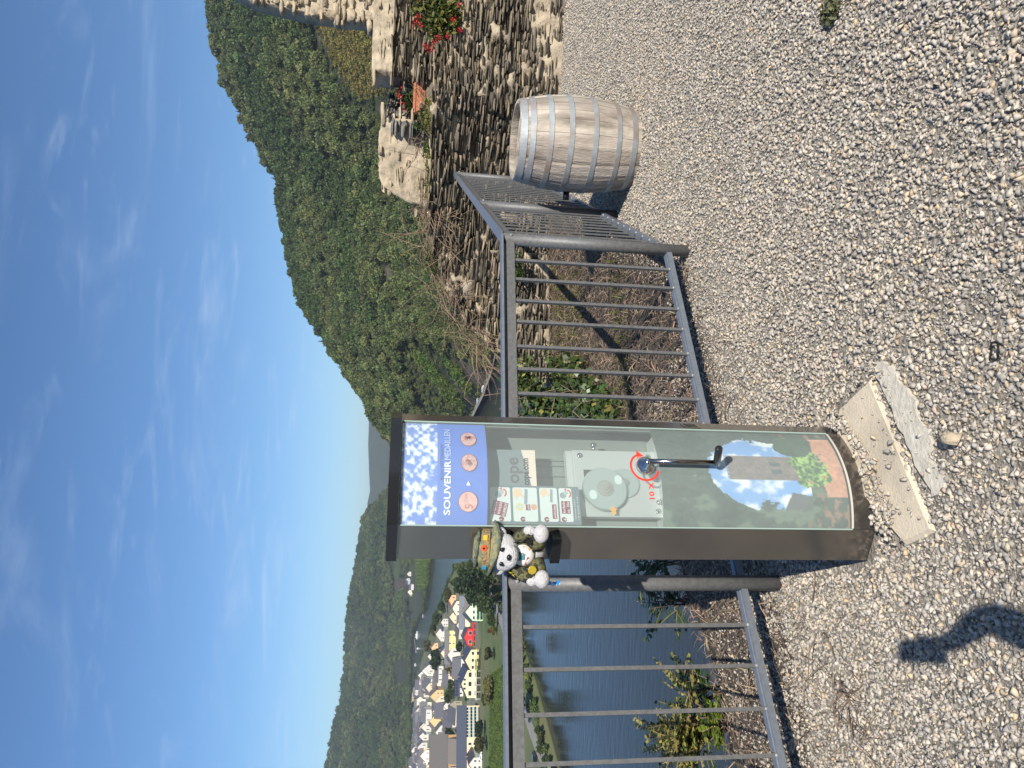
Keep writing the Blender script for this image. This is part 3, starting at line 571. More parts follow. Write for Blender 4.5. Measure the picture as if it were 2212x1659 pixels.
# trees of the village and the banks, each with trunk and crown
M_bark = mat('tree_bark', (.09, .07, .05), .9, col2=(.05, .04, .03), scale=2.)
TL = {'dark': mat('leaves_dark', (.026, .048, .018), island=.35, **LEAFM), 'mid': mat('leaves_mid', (.045, .075, .024), island=.35, **LEAFM), 'olive': mat('leaves_olive', (.078, .088, .03), island=.35, **LEAFM), 'yellow': mat('leaves_yellow', (.13, .13, .035), island=.35, **LEAFM), 'red': mat('leaves_red', (.16, .04, .03), island=.35, **LEAFM)}
crown_me = {}
def tree(px, py, hpx, wpx, kind, label, cat='tree', z=None, seed=0, group=None, name='broadleaf_tree'):
    z = ZL if z is None else z; g = gz(px, py, z); k = np.linalg.norm(g-CAMP)/FPX; H = hpx*k; Wd = wpx*k*1.25
    e = empty(name, tuple(g), 0, label, cat, group)
    t = MB(); t.tube([(0, 0, -.3), (.02*H, 0, .3*H), (0, .02*H, .62*H)], [.03*H, .022*H, .008*H], 7)
    for j in range(4): a = j*1.7+seed; t.tube([(0, 0, .28*H+.05*H*j), (cos(a)*Wd*.3, sin(a)*Wd*.3, .5*H+.06*H*j)], [.012*H, .004*H], 5)
    t.build('trunk', M_bark, e)
    r = np.random.default_rng(100+seed); lobes = 11; d = r.normal(size=(lobes, 3)); d /= np.linalg.norm(d, axis=1, keepdims=True); lc = d*r.uniform(.15, .34, lobes)[:, None]*[1, 1, .85]; lc[:, 2] += .56; lr = r.uniform(.12, .21, lobes)
    n = 1900; q = r.integers(0, lobes, n); dd = r.normal(size=(n, 3)); dd[:, 2] += .2; dd /= np.linalg.norm(dd, axis=1, keepdims=True)
    C = lc[q]+dd*(lr[q]*r.uniform(.45, 1.1, n)**.6)[:, None]; C[:, 2] = np.clip(C[:, 2], .08, 1.); C = C*[Wd, Wd, H]
    V, F = leaf_cards(C, r.uniform(.6, 1.3, n)*.075*max(Wd, H*.6), r, aspect=1.3)
    np_mesh('crown', V, F, TL[kind], e); return e
TR = [(1088, 1300, 62, 44, 'mid', 'leafy green tree right by the rail under the plush toy'), (1030, 1258, 46, 40, 'dark', 'dark tree at the back of the clump on the tip of the land'), (1064, 1292, 66, 40, 'dark', 'dark tree between the road and the clump at the tip'), (1082, 1262, 98, 56, 'dark', 'big dark tree at the tip of the land left of the plush toy'), (1078, 1288, 66, 44, 'dark', 'broad dark tree behind the railing post by the plush toy'), (1040, 1236, 54, 40, 'mid', 'rounded green tree nearest the open river at the tip'),
 (1060, 1262, 62, 36, 'olive', 'olive toned tree between the dark trees at the tip'), (1002, 1258, 30, 26, 'mid', 'first bushy tree of the riverside row behind the village'), (984, 1284, 27, 26, 'olive', 'olive bushy tree in the riverside row by the orange gable house'),
 (968, 1310, 24, 24, 'mid', 'small tree in the riverside row above the cream gable'), (955, 1334, 22, 24, 'mid', 'low round tree in the riverside row above the rosy gable'), (950, 1358, 24, 26, 'olive', 'olive tree in the riverside row above the white gable house'),
 (938, 1393, 24, 24, 'olive', 'brownish green tree at the river by the tan gable house'), (962, 1425, 36, 34, 'dark', 'round dark tree standing out in the middle of the village'), (965, 1404, 22, 16, 'mid', 'slim green tree beside the round dark tree'),
 (1003, 1396, 20, 22, 'dark', 'dark tree between the yellow block and the red house'), (995, 1490, 34, 44, 'mid', 'wide leafy green tree behind the solar panel roof'), (987, 1446, 27, 12, 'yellow', 'tall narrow yellow green tree by the hotel'),
 (982, 1566, 20, 20, 'mid', 'green tree in front of the cream house'), (994, 1592, 32, 32, 'dark', 'dark ragged tree beside the stone church'), (1050, 1572, 24, 34, 'dark', 'dark bush tree in front of the apartment balconies'),
 (1054, 1606, 30, 32, 'olive', 'olive tree in front of the peach end wall'), (1068, 1495, 24, 52, 'yellow', 'long yellowish hedge tree on the meadow before the hotel'), (1071, 1412, 26, 30, 'olive', 'round olive tree on the meadow before the peach house'),
 (1072, 1310, 34, 34, 'olive', 'spreading olive tree before the mint green house'), (1078, 1338, 30, 26, 'mid', 'green tree before the red annex'), (1075, 1360, 16, 20, 'yellow', 'low yellow green shrub tree behind the rail'),
 (1150, 1524, 52, 62, 'mid', 'bushy green tree on the near river bank seen between two balusters'), (1142, 1394, 28, 40, 'olive', 'low bank tree just under the top rail'), (1062, 1363, 9, 10, 'red', 'little dark red shrub below the red annex'),
 (905, 1506, 9, 16, 'dark', 'dark tree by the moored barge'), (928, 1462, 10, 12, 'mid', 'small green tree among the far roofs')]
for i, (px, py, h, w, kd, lb) in enumerate(TR): tree(px, py, h, w, kd, lb, seed=i)
rt = random.Random(8); q_ = 0
for i in range(26):
    py = rt.uniform(1395, 1690); px = rt.uniform(925, 1030) if i < 16 else rt.uniform(1044, 1078); g = gz(px, py, ZL)
    if any(hypot(g[0]-o.location.x, g[1]-o.location.y) < 9 for o in COL.objects if o.get('category') in ('house', 'tree')): continue
    q_ += 1; tree(px, py, rt.uniform(8, 13) if i < 16 else rt.uniform(7, 12), rt.uniform(9, 14) if i < 16 else rt.uniform(10, 22), rt.choice(['mid', 'olive', 'dark']), 'small garden tree between the village houses' if i < 16 else 'low bush on the meadow before the village', seed=40+i, group='garden trees between the houses' if i < 16 else 'low bushes on the meadow', name='garden_tree' if i < 16 else 'meadow_bush')
# low growth fringing the banks
rb = np.random.default_rng(12); bp_ = []
for a_, b_ in zip(LP[:22], LP[1:23]):
    for k in range(int(np.linalg.norm(b_-a_)/2.2)+1):
        f_ = rb.random(); p_ = a_*(1-f_)+b_*f_; c_ = (np.array(cx)-p_); c_ /= np.linalg.norm(c_); p_ = p_+c_*rb.uniform(0, 5); bp_.append((p_[0], p_[1], ZW+.6+rb.uniform(0, 1.6)))
bp_ = np.array(bp_); nb_ = len(bp_); sb_ = rb.uniform(1.6, 4.2, nb_)
props(scatter('bank_growth', bp_, np.stack([sb_*1.3, sb_*1.3, sb_], 1), np.stack([np.zeros(nb_), np.zeros(nb_), rb.uniform(0, 6, nb_)], 1), rb.integers(0, 6, nb_), CR), 'tangled low growth fringing the banks of the village land', 'undergrowth', kind='stuff')
# boats, jetties and cars
def plainboat(px, py, L, Wd, Hh, rz, label, cabin, name='boat', hull=(236, 238, 240), cat='boat', z=ZW):
    g = gz(px, py, z); e = empty(name, tuple(g), rz, label, cat)
    b = MB(); o = [(-L/2, -Wd/2), (L*.3, -Wd/2), (L/2, 0), (L*.3, Wd/2), (-L/2, Wd/2)]; n = 5
    b.add([(x*.9, y*.8, -.2) for x, y in o]+[(x, y, Hh) for x, y in o], [tuple(range(5))[::-1], tuple(range(5, 10))]+[(i, (i+1) % n, n+(i+1) % n, n+i) for i in range(n)]); b.build('hull', flat('hull', hull, .4), e)
    c = MB(); c.box((-L*.08, 0, Hh+cabin/2), (L*.45, Wd*.65, cabin), bev=.1); c.build('cabin', flat('cabin', (225, 222, 214), .4), e); 
    w_ = MB(); w_.box((-L*.08, -Wd*.33, Hh+cabin*.6), (L*.36, .06, cabin*.4)); w_.build('window', M_pane, e); return e
plainboat(904, 1401, 14, 4, 1.6, radians(-70), 'white motor boat turning at the harbour mouth', 1.6)
plainboat(897, 1330, 18, 6, 1.8, radians(15), 'white cruiser moored deepest in the harbour', 2.4)
plainboat(901, 1372, 16, 5, 1.6, radians(10), 'white boat moored alongside the long jetty', 2.)
plainboat(897, 1436, 8, 3, 1, radians(40), 'tiny sailing boat anchored near the far trees', 1.)
plainboat(893, 1526, 62, 14, 4, radians(-4), 'long beige barge moored at the far bank', 4.5, 'barge', (206, 188, 160), 'barge')
M_jet = mat('jetty_planks', (.3, .29, .27), .8)
for (p1, p2, wd, lb) in [((889, 1330), (899, 1408), 5, 'long floating jetty pointing at the turning boat'), ((893, 1286), (914, 1330), 7, 'broad stone mole at the harbour entrance'), ((890, 1282), (906, 1290), 5, 'short ramp beside the pale yellow harbour house')]:
    A = gz(*p1, ZW); B = gz(*p2, ZW); b = MB(); b.bar((A[0], A[1], ZW+.3), (B[0], B[1], ZW+.3), wd, 1.2); o = b.build('jetty', M_jet); props(o, lb, 'jetty')
M_tyre = flat('tyre', (22, 22, 24), .8)
def car(g, rz, col, label, van=False, name='parked_car', s=1.):
    e = empty(name, tuple(g), rz, label, 'van' if van else 'car'); L, Wd = (5.2, 2.) if van else (4.4, 1.8)
    prof = [(-L/2, .3), (L/2, .3), (L/2, .8), (L*.27, .95), (L*.12, 1.45), (-L*.38, 1.45), (-L/2, .95)] if not van else [(-L/2, .3), (L/2, .3), (L/2, 1.), (L*.38, 1.15), (L*.26, 2.), (-L/2, 2.)]
    b = MB(); n = len(prof); b.add([(x, -Wd/2, z) for x, z in prof]+[(x, Wd/2, z) for x, z in prof], [tuple(range(n)), tuple(range(n, 2*n))[::-1]]+[(i, n+i, n+(i+1) % n, (i+1) % n) for i in range(n)]); b.build('body', mat('car_paint', s2l(col), .25, coat=.5), e)
    for y in (-1, 1):
        w_ = MB(); w_.box((-L*.1, y*(Wd/2+.01), 1.15 if not van else 1.5), (L*.42, .03, .36)); w_.build('window', M_pane, e)
    w_ = MB(); w_.box((L*.2, 0, 1.2 if not van else 1.6), (.05, Wd*.85, .5), ry=radians(-55 if not van else -20)); w_.build('windscreen', M_pane, e)
    for x in (-L*.3, L*.3):
        for y in (-1, 1):
            w_ = MB(); w_.lathe([(.33, -.1), (.33, .1)], n=12, axis='y'); o = w_.build('wheel', M_tyre, e); o.location = (x, y*(Wd/2-.05), .33)
def road_dir(a, b): return atan2(b[1]-a[1], b[0]-a[0])
car(gz(1158, 1628, ZL+.1)-np.array([.6, .4, 0]), road_dir(road2[1], road2[2]), (24, 28, 34), 'black car driving on the near bank road')
car(gz(1119, 1487, ZL+.1), road_dir(road2[4], road2[5]), (235, 236, 238), 'white van on the near bank road behind the bushy tree', True, 'delivery_van')
car(gz(1042, 1634, ZL+.06), .4, (238, 240, 242), 'white car parked at the village edge')
car(gz(1038, 1622, ZL+.06), .5, (60, 88, 92), 'dark teal car parked at the village edge')
ra = [radians(3.4), radians(.2)]
for i, (px, py, lb) in enumerate([(1046, 840, 'white car nearer the ivy on the road under the hill'), (1030, 864, 'white car nearer the machine on the road under the hill')]):
    g = gz(px, py, ZL+.36); a_ = atan2(g[0], g[1]); q = np.interp(a_, sh_az, sh_r)+9
    car((q*sin(a_), q*cos(a_), ZL+.36), atan2(rc[18][1]-rc[22][1], rc[18][0]-rc[22][0]), (240, 240, 240), lb)

# ------------------------------------------------------------------ the castle terrace
FC = np.array([.80, 4.06]); FD = np.array([-.869, -.495]); FN = np.array([-.495, .869]); RD2 = np.array([.339, .941])
ED_Y = [-20, 0, 2.4, 3.87, 4.0, 4.18, 4.44, 4.62, 7., 9.2, 30]; ED_X = [-9, -5, -3.0, -2.03, -1.62, -1.48, -1.36, -1.1, -.35, .0, .5]
def sst(a, b, x): t = np.clip((x-a)/(b-a), 0, 1); return t*t*(3-2*t)
def ste(x, y):
    dx = x-FC[0]; dy = y-FC[1]; return dx*FD[0]+dy*FD[1], dx*FN[0]+dy*FN[1], -(dx*RD2[1]-dy*RD2[0])
def G(x, y, rough=False):
    x = np.asarray(x, float); y = np.asarray(y, float); s, t, e = ste(x, y)
    z = -.063*np.clip(s, 0, 4)*sst(-1.5, 0, t); b = np.maximum(0, np.minimum(t, 1.3*e)); z = z-.1*np.minimum(b, 4)
    d = np.maximum(0, np.interp(y, ED_Y, ED_X)-x); d2 = np.maximum(0, y-10.3); z = z-1.25*np.maximum(d, 0)-1.2*d2
    z = z+.02*(fbm(x, y, 1.3, 3, 4)-.5)
    return np.maximum(z, -53)
gx = np.concatenate([-4-np.geomspace(.2, 75, 24)[::-1], np.arange(-4, 6, .07), np.arange(6, 14, .4)]); gy = np.concatenate([np.arange(-8, 1, .4), np.arange(1, 10.4, .07), 10.4+np.geomspace(.2, 70, 22)])
X2, Y2 = np.meshgrid(gx, gy, indexing='ij'); Z2 = G(X2, Y2); s_, t_, e_ = ste(X2, Y2)
dirt = (np.minimum(t_, e_*1.5) > .12+.25*(fbm(X2, Y2, 3., 3, 8)-.5))
gc = np.where(dirt[..., None], np.array([.13, .105, .078]), np.array([.42, .385, .325])); gc[Z2 < -.9] = (.08, .085, .045)
M_ground = mat('gravel_bed', (.3, .28, .25), .95, attr='Col', col2=(.8, .8, .8), scale=45., lo=.3, hi=.6, bump=.8, bscale=70.)
props(np_mesh('ground', np.stack([X2, Y2, Z2], -1).reshape(-1, 3), grid_faces(len(gx), len(gy)), M_ground, smooth=True, col=gc.reshape(-1, 3)), kind='structure')
# concrete by the foot of the machine
SLAB1 = [(1878, 815), (2016, 1148), (1950, 1178), (1800, 1000), (1809, 882)]
SLAB2 = [(1893, 779), (1912, 783), (1929, 800), (1944, 828), (1974, 863), (1984, 902), (2003, 930), (2012, 960), (2004, 985), (2022, 1012), (2040, 1040), (2034, 1058), (2014, 1072), (1996, 1040), (1970, 990), (1950, 940), (1926, 885), (1905, 838), (1889, 806)]
def slab(poly, z, th, m, label, jit=0., name='concrete_slab'):
    P = [gz(px, py, z) for px, py in poly]
    if jit:
        Q = []; r = random.Random(3)
        for i, p in enumerate(P):
            q = P[(i+1) % len(P)]
            for k in range(3): f = k/3; Q.append((p[0]*(1-f)+q[0]*f+r.uniform(-jit, jit), p[1]*(1-f)+q[1]*f+r.uniform(-jit, jit)))
    else: Q = [(p[0], p[1]) for p in P]
    ar = sum(Q[i][0]*Q[(i+1) % len(Q)][1]-Q[(i+1) % len(Q)][0]*Q[i][1] for i in range(len(Q)))
    if ar < 0: Q = Q[::-1]
    bm = bmesh.new(); vs = [bm.verts.new((x, y, z)) for x, y in Q]; f = bm.faces.new(vs); r = bmesh.ops.extrude_face_region(bm, geom=[f]); lo = [v for v in r['geom'] if isinstance(v, bmesh.types.BMVert)]
    for v in lo: v.co.z -= th
    bmesh.ops.recalc_face_normals(bm, faces=bm.faces)
    if not jit: bmesh.ops.bevel(bm, geom=[e for e in bm.edges if all(v.co.z > z-.001 for v in e.verts)], offset=.012, segments=1, affect='EDGES')
    bmesh.ops.triangulate(bm, faces=[f for f in bm.faces if len(f.verts) > 4])
    me = bpy.data.meshes.new(name); bm.to_mesh(me); bm.free(); return props(mesh_obj(name, me, m), label, 'slab')
slab(SLAB1, -.004, .08, mat('slab_stone', (.62, .54, .41), .85, col2=(.54, .47, .36), scale=7., col3=(.42, .37, .29), s3=3., bump=.25, bscale=120), 'smooth beige stone slab edge showing through the gravel before the machine')
slab(SLAB2, .006, .06, mat('rough_concrete', (.60, .56, .47), .95, col2=(.46, .43, .36), scale=22., bump=.35, bscale=60), 'rough broken strip of pale concrete lying beside the smooth slab', .006)
# gravel stones: every stone within reach of the eye is modelled
def hull_protos(n, seed, flat=(1.1, .8, .6)):
    r = np.random.default_rng(seed); out = []
    for i in range(n):
        bm = bmesh.new(); p = r.normal(size=(r.integers(7, 10), 3)); p /= np.linalg.norm(p, axis=1, keepdims=True); p = p*r.uniform(.75, 1.1, (len(p), 1))*flat
        vs = [bm.verts.new(q) for q in p]; h = bmesh.ops.convex_hull(bm, input=vs); bmesh.ops.delete(bm, geom=[g for g in h['geom_interior'] if isinstance(g, bmesh.types.BMVert)], context='VERTS')
        bmesh.ops.triangulate(bm, faces=bm.faces[:]); bm.verts.index_update(); out.append((np.array([v.co[:] for v in bm.verts]), np.array([[v.index for v in f.verts] for f in bm.faces]))); bm.free()
    return out
def rotm(n, r, tilt=1.):
    a = r.uniform(0, 2*pi, n); b = r.normal(0, .45*tilt, n); c = r.normal(0, .45*tilt, n); ca, sa, cb, sb, cc, sc_ = np.cos(a), np.sin(a), np.cos(b), np.sin(b), np.cos(c), np.sin(c); o = np.zeros(n); l = np.ones(n)
    Rz = np.stack([ca, -sa, o, sa, ca, o, o, o, l], 1).reshape(n, 3, 3); Rx = np.stack([l, o, o, o, cb, -sb, o, sb, cb], 1).reshape(n, 3, 3); Ry = np.stack([cc, o, sc_, o, l, o, -sc_, o, cc], 1).reshape(n, 3, 3); return Rz@Rx@Ry
def bake(protos, P, S, r, tilt=1.):
    n = len(P); k = r.integers(0, len(protos), n); R = rotm(n, r, tilt); Vs = []; Fs = []; b = 0
    for i, (pv, pf) in enumerate(protos):
        q = np.where(k == i)[0]; v = np.einsum('nij,vj->nvi', R[q], pv)*S[q, None, None] + P[q][:, None, :]; nv = len(pv)
        Vs.append(v.reshape(-1, 3)); Fs.append((pf[None]+(b+np.arange(len(q))*nv)[:, None, None]).reshape(-1, 3)); b += len(q)*nv
    return np.concatenate(Vs), np.concatenate(Fs)
MX = np.array([-.298, 2.435, -.04]); MC, MS = cos(radians(30)), sin(radians(30)); MXX = np.array([MC, MS, 0]); MXY = np.array([-MS, MC, 0])
def in_machine(x, y, m=.0):
    lx = (x-MX[0])*MC+(y-MX[1])*MS; ly = -(x-MX[0])*MS+(y-MX[1])*MC
    return (np.abs(lx) < .262+m) & (ly > -.06-m) & (ly < .26) & (np.abs(lx)*1.2-ly < .235+m*1.2)
def stones(n, y0, y1, s0, s1, seed):
    r = np.random.default_rng(seed); y = np.sqrt(r.uniform(y0*y0, y1*y1, n)); x = r.uniform(-.68, .72, n)*y+r.uniform(-.2, .2, n); s, t, e = ste(x, y)
    k = ((np.minimum(t, e*1.5) < .1+.5*(r.uniform(0, 1, n)**3)) | ((t > 0) & (e > 0) & (s > .3) & (np.interp(y, ED_Y, ED_X)+.15 < x) & (r.uniform(0, 1, n) < .28))) & (y < 8.15) & ~in_machine(x, y, .006)
    x = x[k]; y = y[k]; z = G(x, y); P = np.stack([x, y, z], 1); px, py = proj(P); nn = fbm(x, y, 14., 2, 5)
    i0 = inpoly(px, py, SLAB1); i1 = inpoly(px+(nn-.5)*16, py+(nn-.5)*16, [(1878, 815), (2016, 1148), (1950, 1178), (1953, 1109), (1929, 1064), (1911, 1004), (1881, 959), (1836, 896), (1809, 882)]); i2 = inpoly(px+(nn-.5)*10, py, SLAB2); u = r.uniform(0, 1, len(x))
    keep = ~((i1 & (u > .03)) | (i2 & (u > .06))); P = P[keep]; S = r.uniform(0, 1, len(P))**1.6*(s1-s0)+s0; P[:, 2] += S*.2+r.uniform(-.004, .004, len(P))
    P[:, 2] = np.maximum(P[:, 2], np.where((i0 | i1 | i2)[keep], .0+.007*i2[keep]+S*.4, -9)); return P, S
HP = hull_protos(24, 11)
r_ = np.random.default_rng(21)
pa = [stones(60000, 1.2, 3.4, .005, .0172, 31), stones(98000, 3.35, 5.6, .0054, .0155, 32), stones(120000, 5.55, 8.3, .0068, .016, 33), stones(16000, 1.2, 4., .003, .007, 34)]
Vg, Fg = bake(HP, np.concatenate([p[0] for p in pa]), np.concatenate([p[1] for p in pa]), r_, 1.)
M_grav = mat('gravel_stone', (.48, .43, .355), .9, col2=(.41, .37, .31), scale=60., island=.28, hue=.012)
def gravel_tint():
    nt = M_grav.node_tree; L = nt.links; b = nt.nodes['Principled BSDF']; src = b.inputs['Base Color'].links[0].from_socket
    rp = nd(nt, 'ShaderNodeNewGeometry').outputs['Random Per Island']; m2 = nd(nt, 'ShaderNodeMath', operation='MULTIPLY'); m2.inputs[1].default_value = 13.7; fr = nd(nt, 'ShaderNodeMath', operation='FRACT'); L.new(rp, m2.inputs[0]); L.new(m2.outputs[0], fr.inputs[0])
    cr = nd(nt, 'ShaderNodeValToRGB'); els = cr.color_ramp.elements; cr.color_ramp.interpolation = 'CONSTANT'
    els[0].position = 0; els[0].color = (1, 1, 1, 1); els[1].position = .52; els[1].color = (.80, .84, .90, 1)
    for p, c in ((.80, (1.10, 1.02, .88, 1)), (.90, (.66, .68, .72, 1)), (.965, (1.2, 1.0, .74, 1)), (.985, (1.05, .88, .84, 1))):
        q = els.new(p); q.color = c
    L.new(fr.outputs[0], cr.inputs[0]); mx = nd(nt, 'ShaderNodeMix', data_type='RGBA', blend_type='MULTIPLY'); mx.inputs['Factor'].default_value = 1; L.new(src, mx.inputs['A']); L.new(cr.outputs[0], mx.inputs['B']); L.new(mx.outputs['Result'], b.inputs['Base Color'])
gravel_tint()
props(np_mesh('gravel', Vg, Fg, M_grav), 'loose grey and beige crushed stone covering the terrace', 'gravel', kind='stuff')
def single_stone(px, py, s, seed, label, m, name='stone', z=0):
    g = gz(px, py, z); r = np.random.default_rng(seed); V, F = bake(hull_protos(1, seed, (1, .85, .75)), np.array([[0, 0, s*.5]]), np.array([s]), r, .3)
    o = np_mesh(name, V, F, m); o.location = (g[0], g[1], float(G(g[0], g[1]))+.012); props(o, label, 'stone')
single_stone(2077, 942, .042, 5, 'fist sized tan stone lying alone on the near gravel', mat('tan_stone', (.5, .42, .3), .9, col2=(.36, .3, .22), scale=30., bump=.5))
b = MB(); g = gz(2160, 758, 0); b.tube([(g[0]+.024*cos(t), g[1]+.015*sin(t), .016+.004*sin(3*t)) for t in np.linspace(0, 2*pi, 25)], .0025, 6)
props(b.build('hair_tie', flat('black_elastic', (20, 20, 22), .7), None), 'thin black elastic loop lying on the gravel right of the slabs', 'hair tie')

# ------------------------------------------------------------------ stone walls
M_slate = mat('slate', (.19, .162, .12), .88, col2=(.085, .078, .066), scale=9., island=.5, hue=.008, col3=(.31, .245, .155), s3=4.5, bump=.5, bscale=40., stretch=(1, 1, 3))
M_slate_g = mat('slate_grey', (.20, .195, .18), .88, col2=(.12, .118, .112), scale=9., island=.4, bump=.5, bscale=40.)
M_mortar = mat('lime_mortar', (.46, .385, .275), .95, col2=(.33, .275, .2), scale=6., bump=.9, bscale=26., col3=(.24, .2, .15), s3=9.)
M_render = mat('old_render', (.50, .42, .30), .95, col2=(.40, .33, .235), scale=3.5, bump=.8, bscale=16., col3=(.28, .235, .175), s3=11.)
def stone_wall(name, label, A, B, z0f, ztop, thick=.5, seed=0, course=(.013, .034), length=(.07, .30), mort=.6, depth=.07, mats=None, zb=-1., skip=None, big=.10, cat='wall', rec=.018, foot=0., fill=.96):
    """A,B plan ends (face line, stones stand out to the viewer's side); ztop(f), z0f(f) give the top and foot along it"""
    A = np.array(A, float); B = np.array(B, float); Lw = np.linalg.norm(B-A); D = (B-A)/Lw; Nn = np.array([D[1], -D[0]]);
    if Nn@(-(A+B)/2) < 0: Nn = -Nn
    r = np.random.default_rng(seed); e = empty(name, (A[0], A[1], 0), 0, label, cat); V = []; F = []; b = 0
    zmin = min(z0f(0), z0f(.5), z0f(1))-.1; zmax = max(ztop(f) for f in np.linspace(0, 1, 30)); z = zmin
    while z < zmax+.02:
        h = r.uniform(*course)*(1 if r.random() > big else 1.8); s = -r.uniform(0, .2)
        while s < Lw:
            l = r.uniform(*length)*(1.4 if r.random() < .12 else 1); f = np.clip((s+l/2)/Lw, 0, 1); zt = ztop(f); zz = z+r.normal(0, h*.2)+.05*(float(vnoise(np.array([s*1.7]), np.array([z*6.]), 1., seed)[0])-.5)
            if zz+h*.85 < zt and abs(ztop(np.clip((s+l)/Lw, 0, 1))-zt) < .6 and abs(ztop(np.clip(s/Lw, 0, 1))-zt) < .6 and zz+h > z0f(f)-.12 and not (skip and skip(s+l/2, zz)) and r.random() < fill:
                dp = depth*r.uniform(.25, 1.)+(.03 if r.random() < .12 else 0); hh = h*r.uniform(.72, .98); ang = r.normal(0, .05)
                ns = 8; an = np.linspace(0, 2*pi, ns, endpoint=False)+.39; e1, e2 = r.uniform(.3, .95), r.uniform(.25, .6); ca = np.sign(np.cos(an))*np.abs(np.cos(an))**e1; sa = np.sign(np.sin(an))*np.abs(np.sin(an))**e2
                ou = ca*l*.53*r.uniform(.74, 1.06, ns); ov = sa*hh*.55*r.uniform(.6, 1.15, ns)
                for k, (sc, dd) in enumerate(((1., -.12), (1., dp*.7), (.965, dp))):
                    uu = s+l/2+ou*sc; vv = zz+h/2+ov*sc*(1 if k < 2 else .8)+ou*ang; dj = dd+r.normal(0, .011, ns)*(k > 0)
                    V.append(np.stack([D[0]*uu+Nn[0]*dj, D[1]*uu+Nn[1]*dj, vv], 1))
                for k in range(2):
                    for i in range(ns): F.append((b+k*ns+i, b+k*ns+(i+1) % ns, b+(k+1)*ns+(i+1) % ns, b+(k+1)*ns+i))
                for i in range(0, ns-2, 2): F.append((b+2*ns, b+2*ns+i+1, b+2*ns+i+2, b+2*ns+i+(3 if i+3 < ns else 2)))
                b += 3*ns
            s += l*r.uniform(.97, 1.06)
        z += h*r.uniform(.93, 1.02)
    if V:
        np_mesh('stonework', np.concatenate(V), np.array(F), (mats or [M_slate])[0], e)
    nu = int(Lw/.035)+2; nv = 40; fu = np.linspace(0, 1, nu); Vm = []
    for i, f in enumerate(fu):
        zt = ztop(f)-.015; zb_ = min(z0f(f)-.15, zt-.05)
        for j in range(nv):
            zz = zb_+(zt-zb_)*j/(nv-1); q_ = np.clip(np.clip(1-(zz-z0f(f))/.55, 0, 1)+.8*float(sst(.54, .66, fbm(f*Lw, zz*1.6, 4.5, 3, seed+40))), 0, 1.) if foot else 0.; d = mort*depth*2.2*(fbm(f*Lw, zz, 7., 4, seed+3)-.42)-rec*(1-q_)+foot*q_; Vm.append((D[0]*f*Lw+Nn[0]*d, D[1]*f*Lw+Nn[1]*d, zz))
    Vm = np.array(Vm); nb = nu*nv; Fm = list(map(tuple, grid_faces(nu, nv)))
    Vb = Vm.copy(); Vb[:, :2] -= Nn*thick; Fm = Fm+[tuple(nb+i for i in f[::-1]) for f in Fm]
    for i in range(nu-1): Fm.append((i*nv+nv-1, (i+1)*nv+nv-1, nb+(i+1)*nv+nv-1, nb+i*nv+nv-1))
    for j in range(nv-1): Fm.append((j, j+1, nb+j+1, nb+j)); q = (nu-1)*nv+j; Fm.append((q, nb+q, nb+q+1, q+1))
    np_mesh('mortar', np.concatenate([Vm, Vb]), np.array(Fm), (mats or [0, M_mortar])[1], e); return e
def on_line(px, py, A, B):
    d = ray(px, py); A = np.array(A); D = np.array(B)-A; n_ = np.array([D[1], -D[0]]); t = (n_@A)/(n_@d[:2]); p = CAMP+d*t; return (p[:2]-A)@D/(D@D), p[2]
def profile(pts, A, B):
    q = sorted(on_line(px, py, A, B) for px, py in pts); fs = [a for a, z in q]; zs = [z for a, z in q]; return lambda f: float(np.interp(f, fs, zs))
WA, WB, WC, WD = (6.6, 7.85), (3.1, 8.02), (1.6, 8.85), (.12, 9.2)
jag = lambda fn, a=.03, s=1.: (lambda f: fn(f)+a*(vnoise(np.array([f*s*37.]), np.array([.5]), 1., 2)[0]-.5)*2)
# the main terrace wall in three runs
stone_wall('terrace_wall', 'dry stone terrace wall running behind the barrel, with pale mortar at its foot', WB, WA, lambda f: 0., jag(profile([(1030, -200), (1012, 0), (990, 60), (962, 150), (950, 190), (932, 240), (928, 260)], WB, WA)), seed=1, mort=.9, depth=.085, foot=.055)
stone_wall('terrace_wall', 'dry stone terrace wall with weeds on top between railing end and barrel', WB, WC, lambda f: -.02, jag(profile([(928, 220), (930, 260), (925, 370), (923, 430), (926, 480), (930, 520)], WB, WC)), seed=2, depth=.09, foot=.03)
stone_wall('terrace_wall', 'crumbling left end of the stone wall sinking behind the right railing panel', WC, WD, lambda f: -.25-.3*f, jag(profile([(922, 470), (933, 515), (953, 582), (965, 632), (985, 672), (1012, 708), (1045, 735), (1073, 758), (1085, 800)], WC, WD), .05), seed=3, mort=1., depth=.09, foot=.03)
# ruined upper walls standing back on the terrace
def setback(p, q, k=.75): return (p[0]*1.07, p[1]+k), (q[0]*1.07, q[1]+k)
UA, UB = (4.2, 8.9), (2.35, 9.2)
f_at = lambda Y, A, B: on_line(880, Y, A, B)[0]
LA = at(880, 440, 9.35)[:2]; LB = at(880, 258, 9.1)[:2]
stone_wall('parapet_wall', 'low tan plastered parapet left of the window gap with a ragged left edge', LA, LB, lambda f: 1.15, jag(profile([(900, 445), (872, 434), (850, 420), (822, 400), (816, 380), (815, 330), (817, 280), (822, 250)], LA, LB), .015), seed=4, mort=1.6, depth=.026, rec=-.006, fill=.62, mats=[M_render, M_render], course=(.03, .06), length=(.1, .3), thick=.55)
RA = at(880, 160, 9.1)[:2]; RB = at(880, -260, 9.0)[:2]
stone_wall('parapet_wall', 'dark slate parapet right of the window gap under a pale coping', RA, RB, lambda f: .9, lambda f: on_line(842, 80, RA, RB)[1], seed=5, mort=.5, depth=.07, thick=.5)
b = MB(); za = on_line(841, 80, RA, RB)[1]; zb = on_line(803, 80, RA, RB)[1]
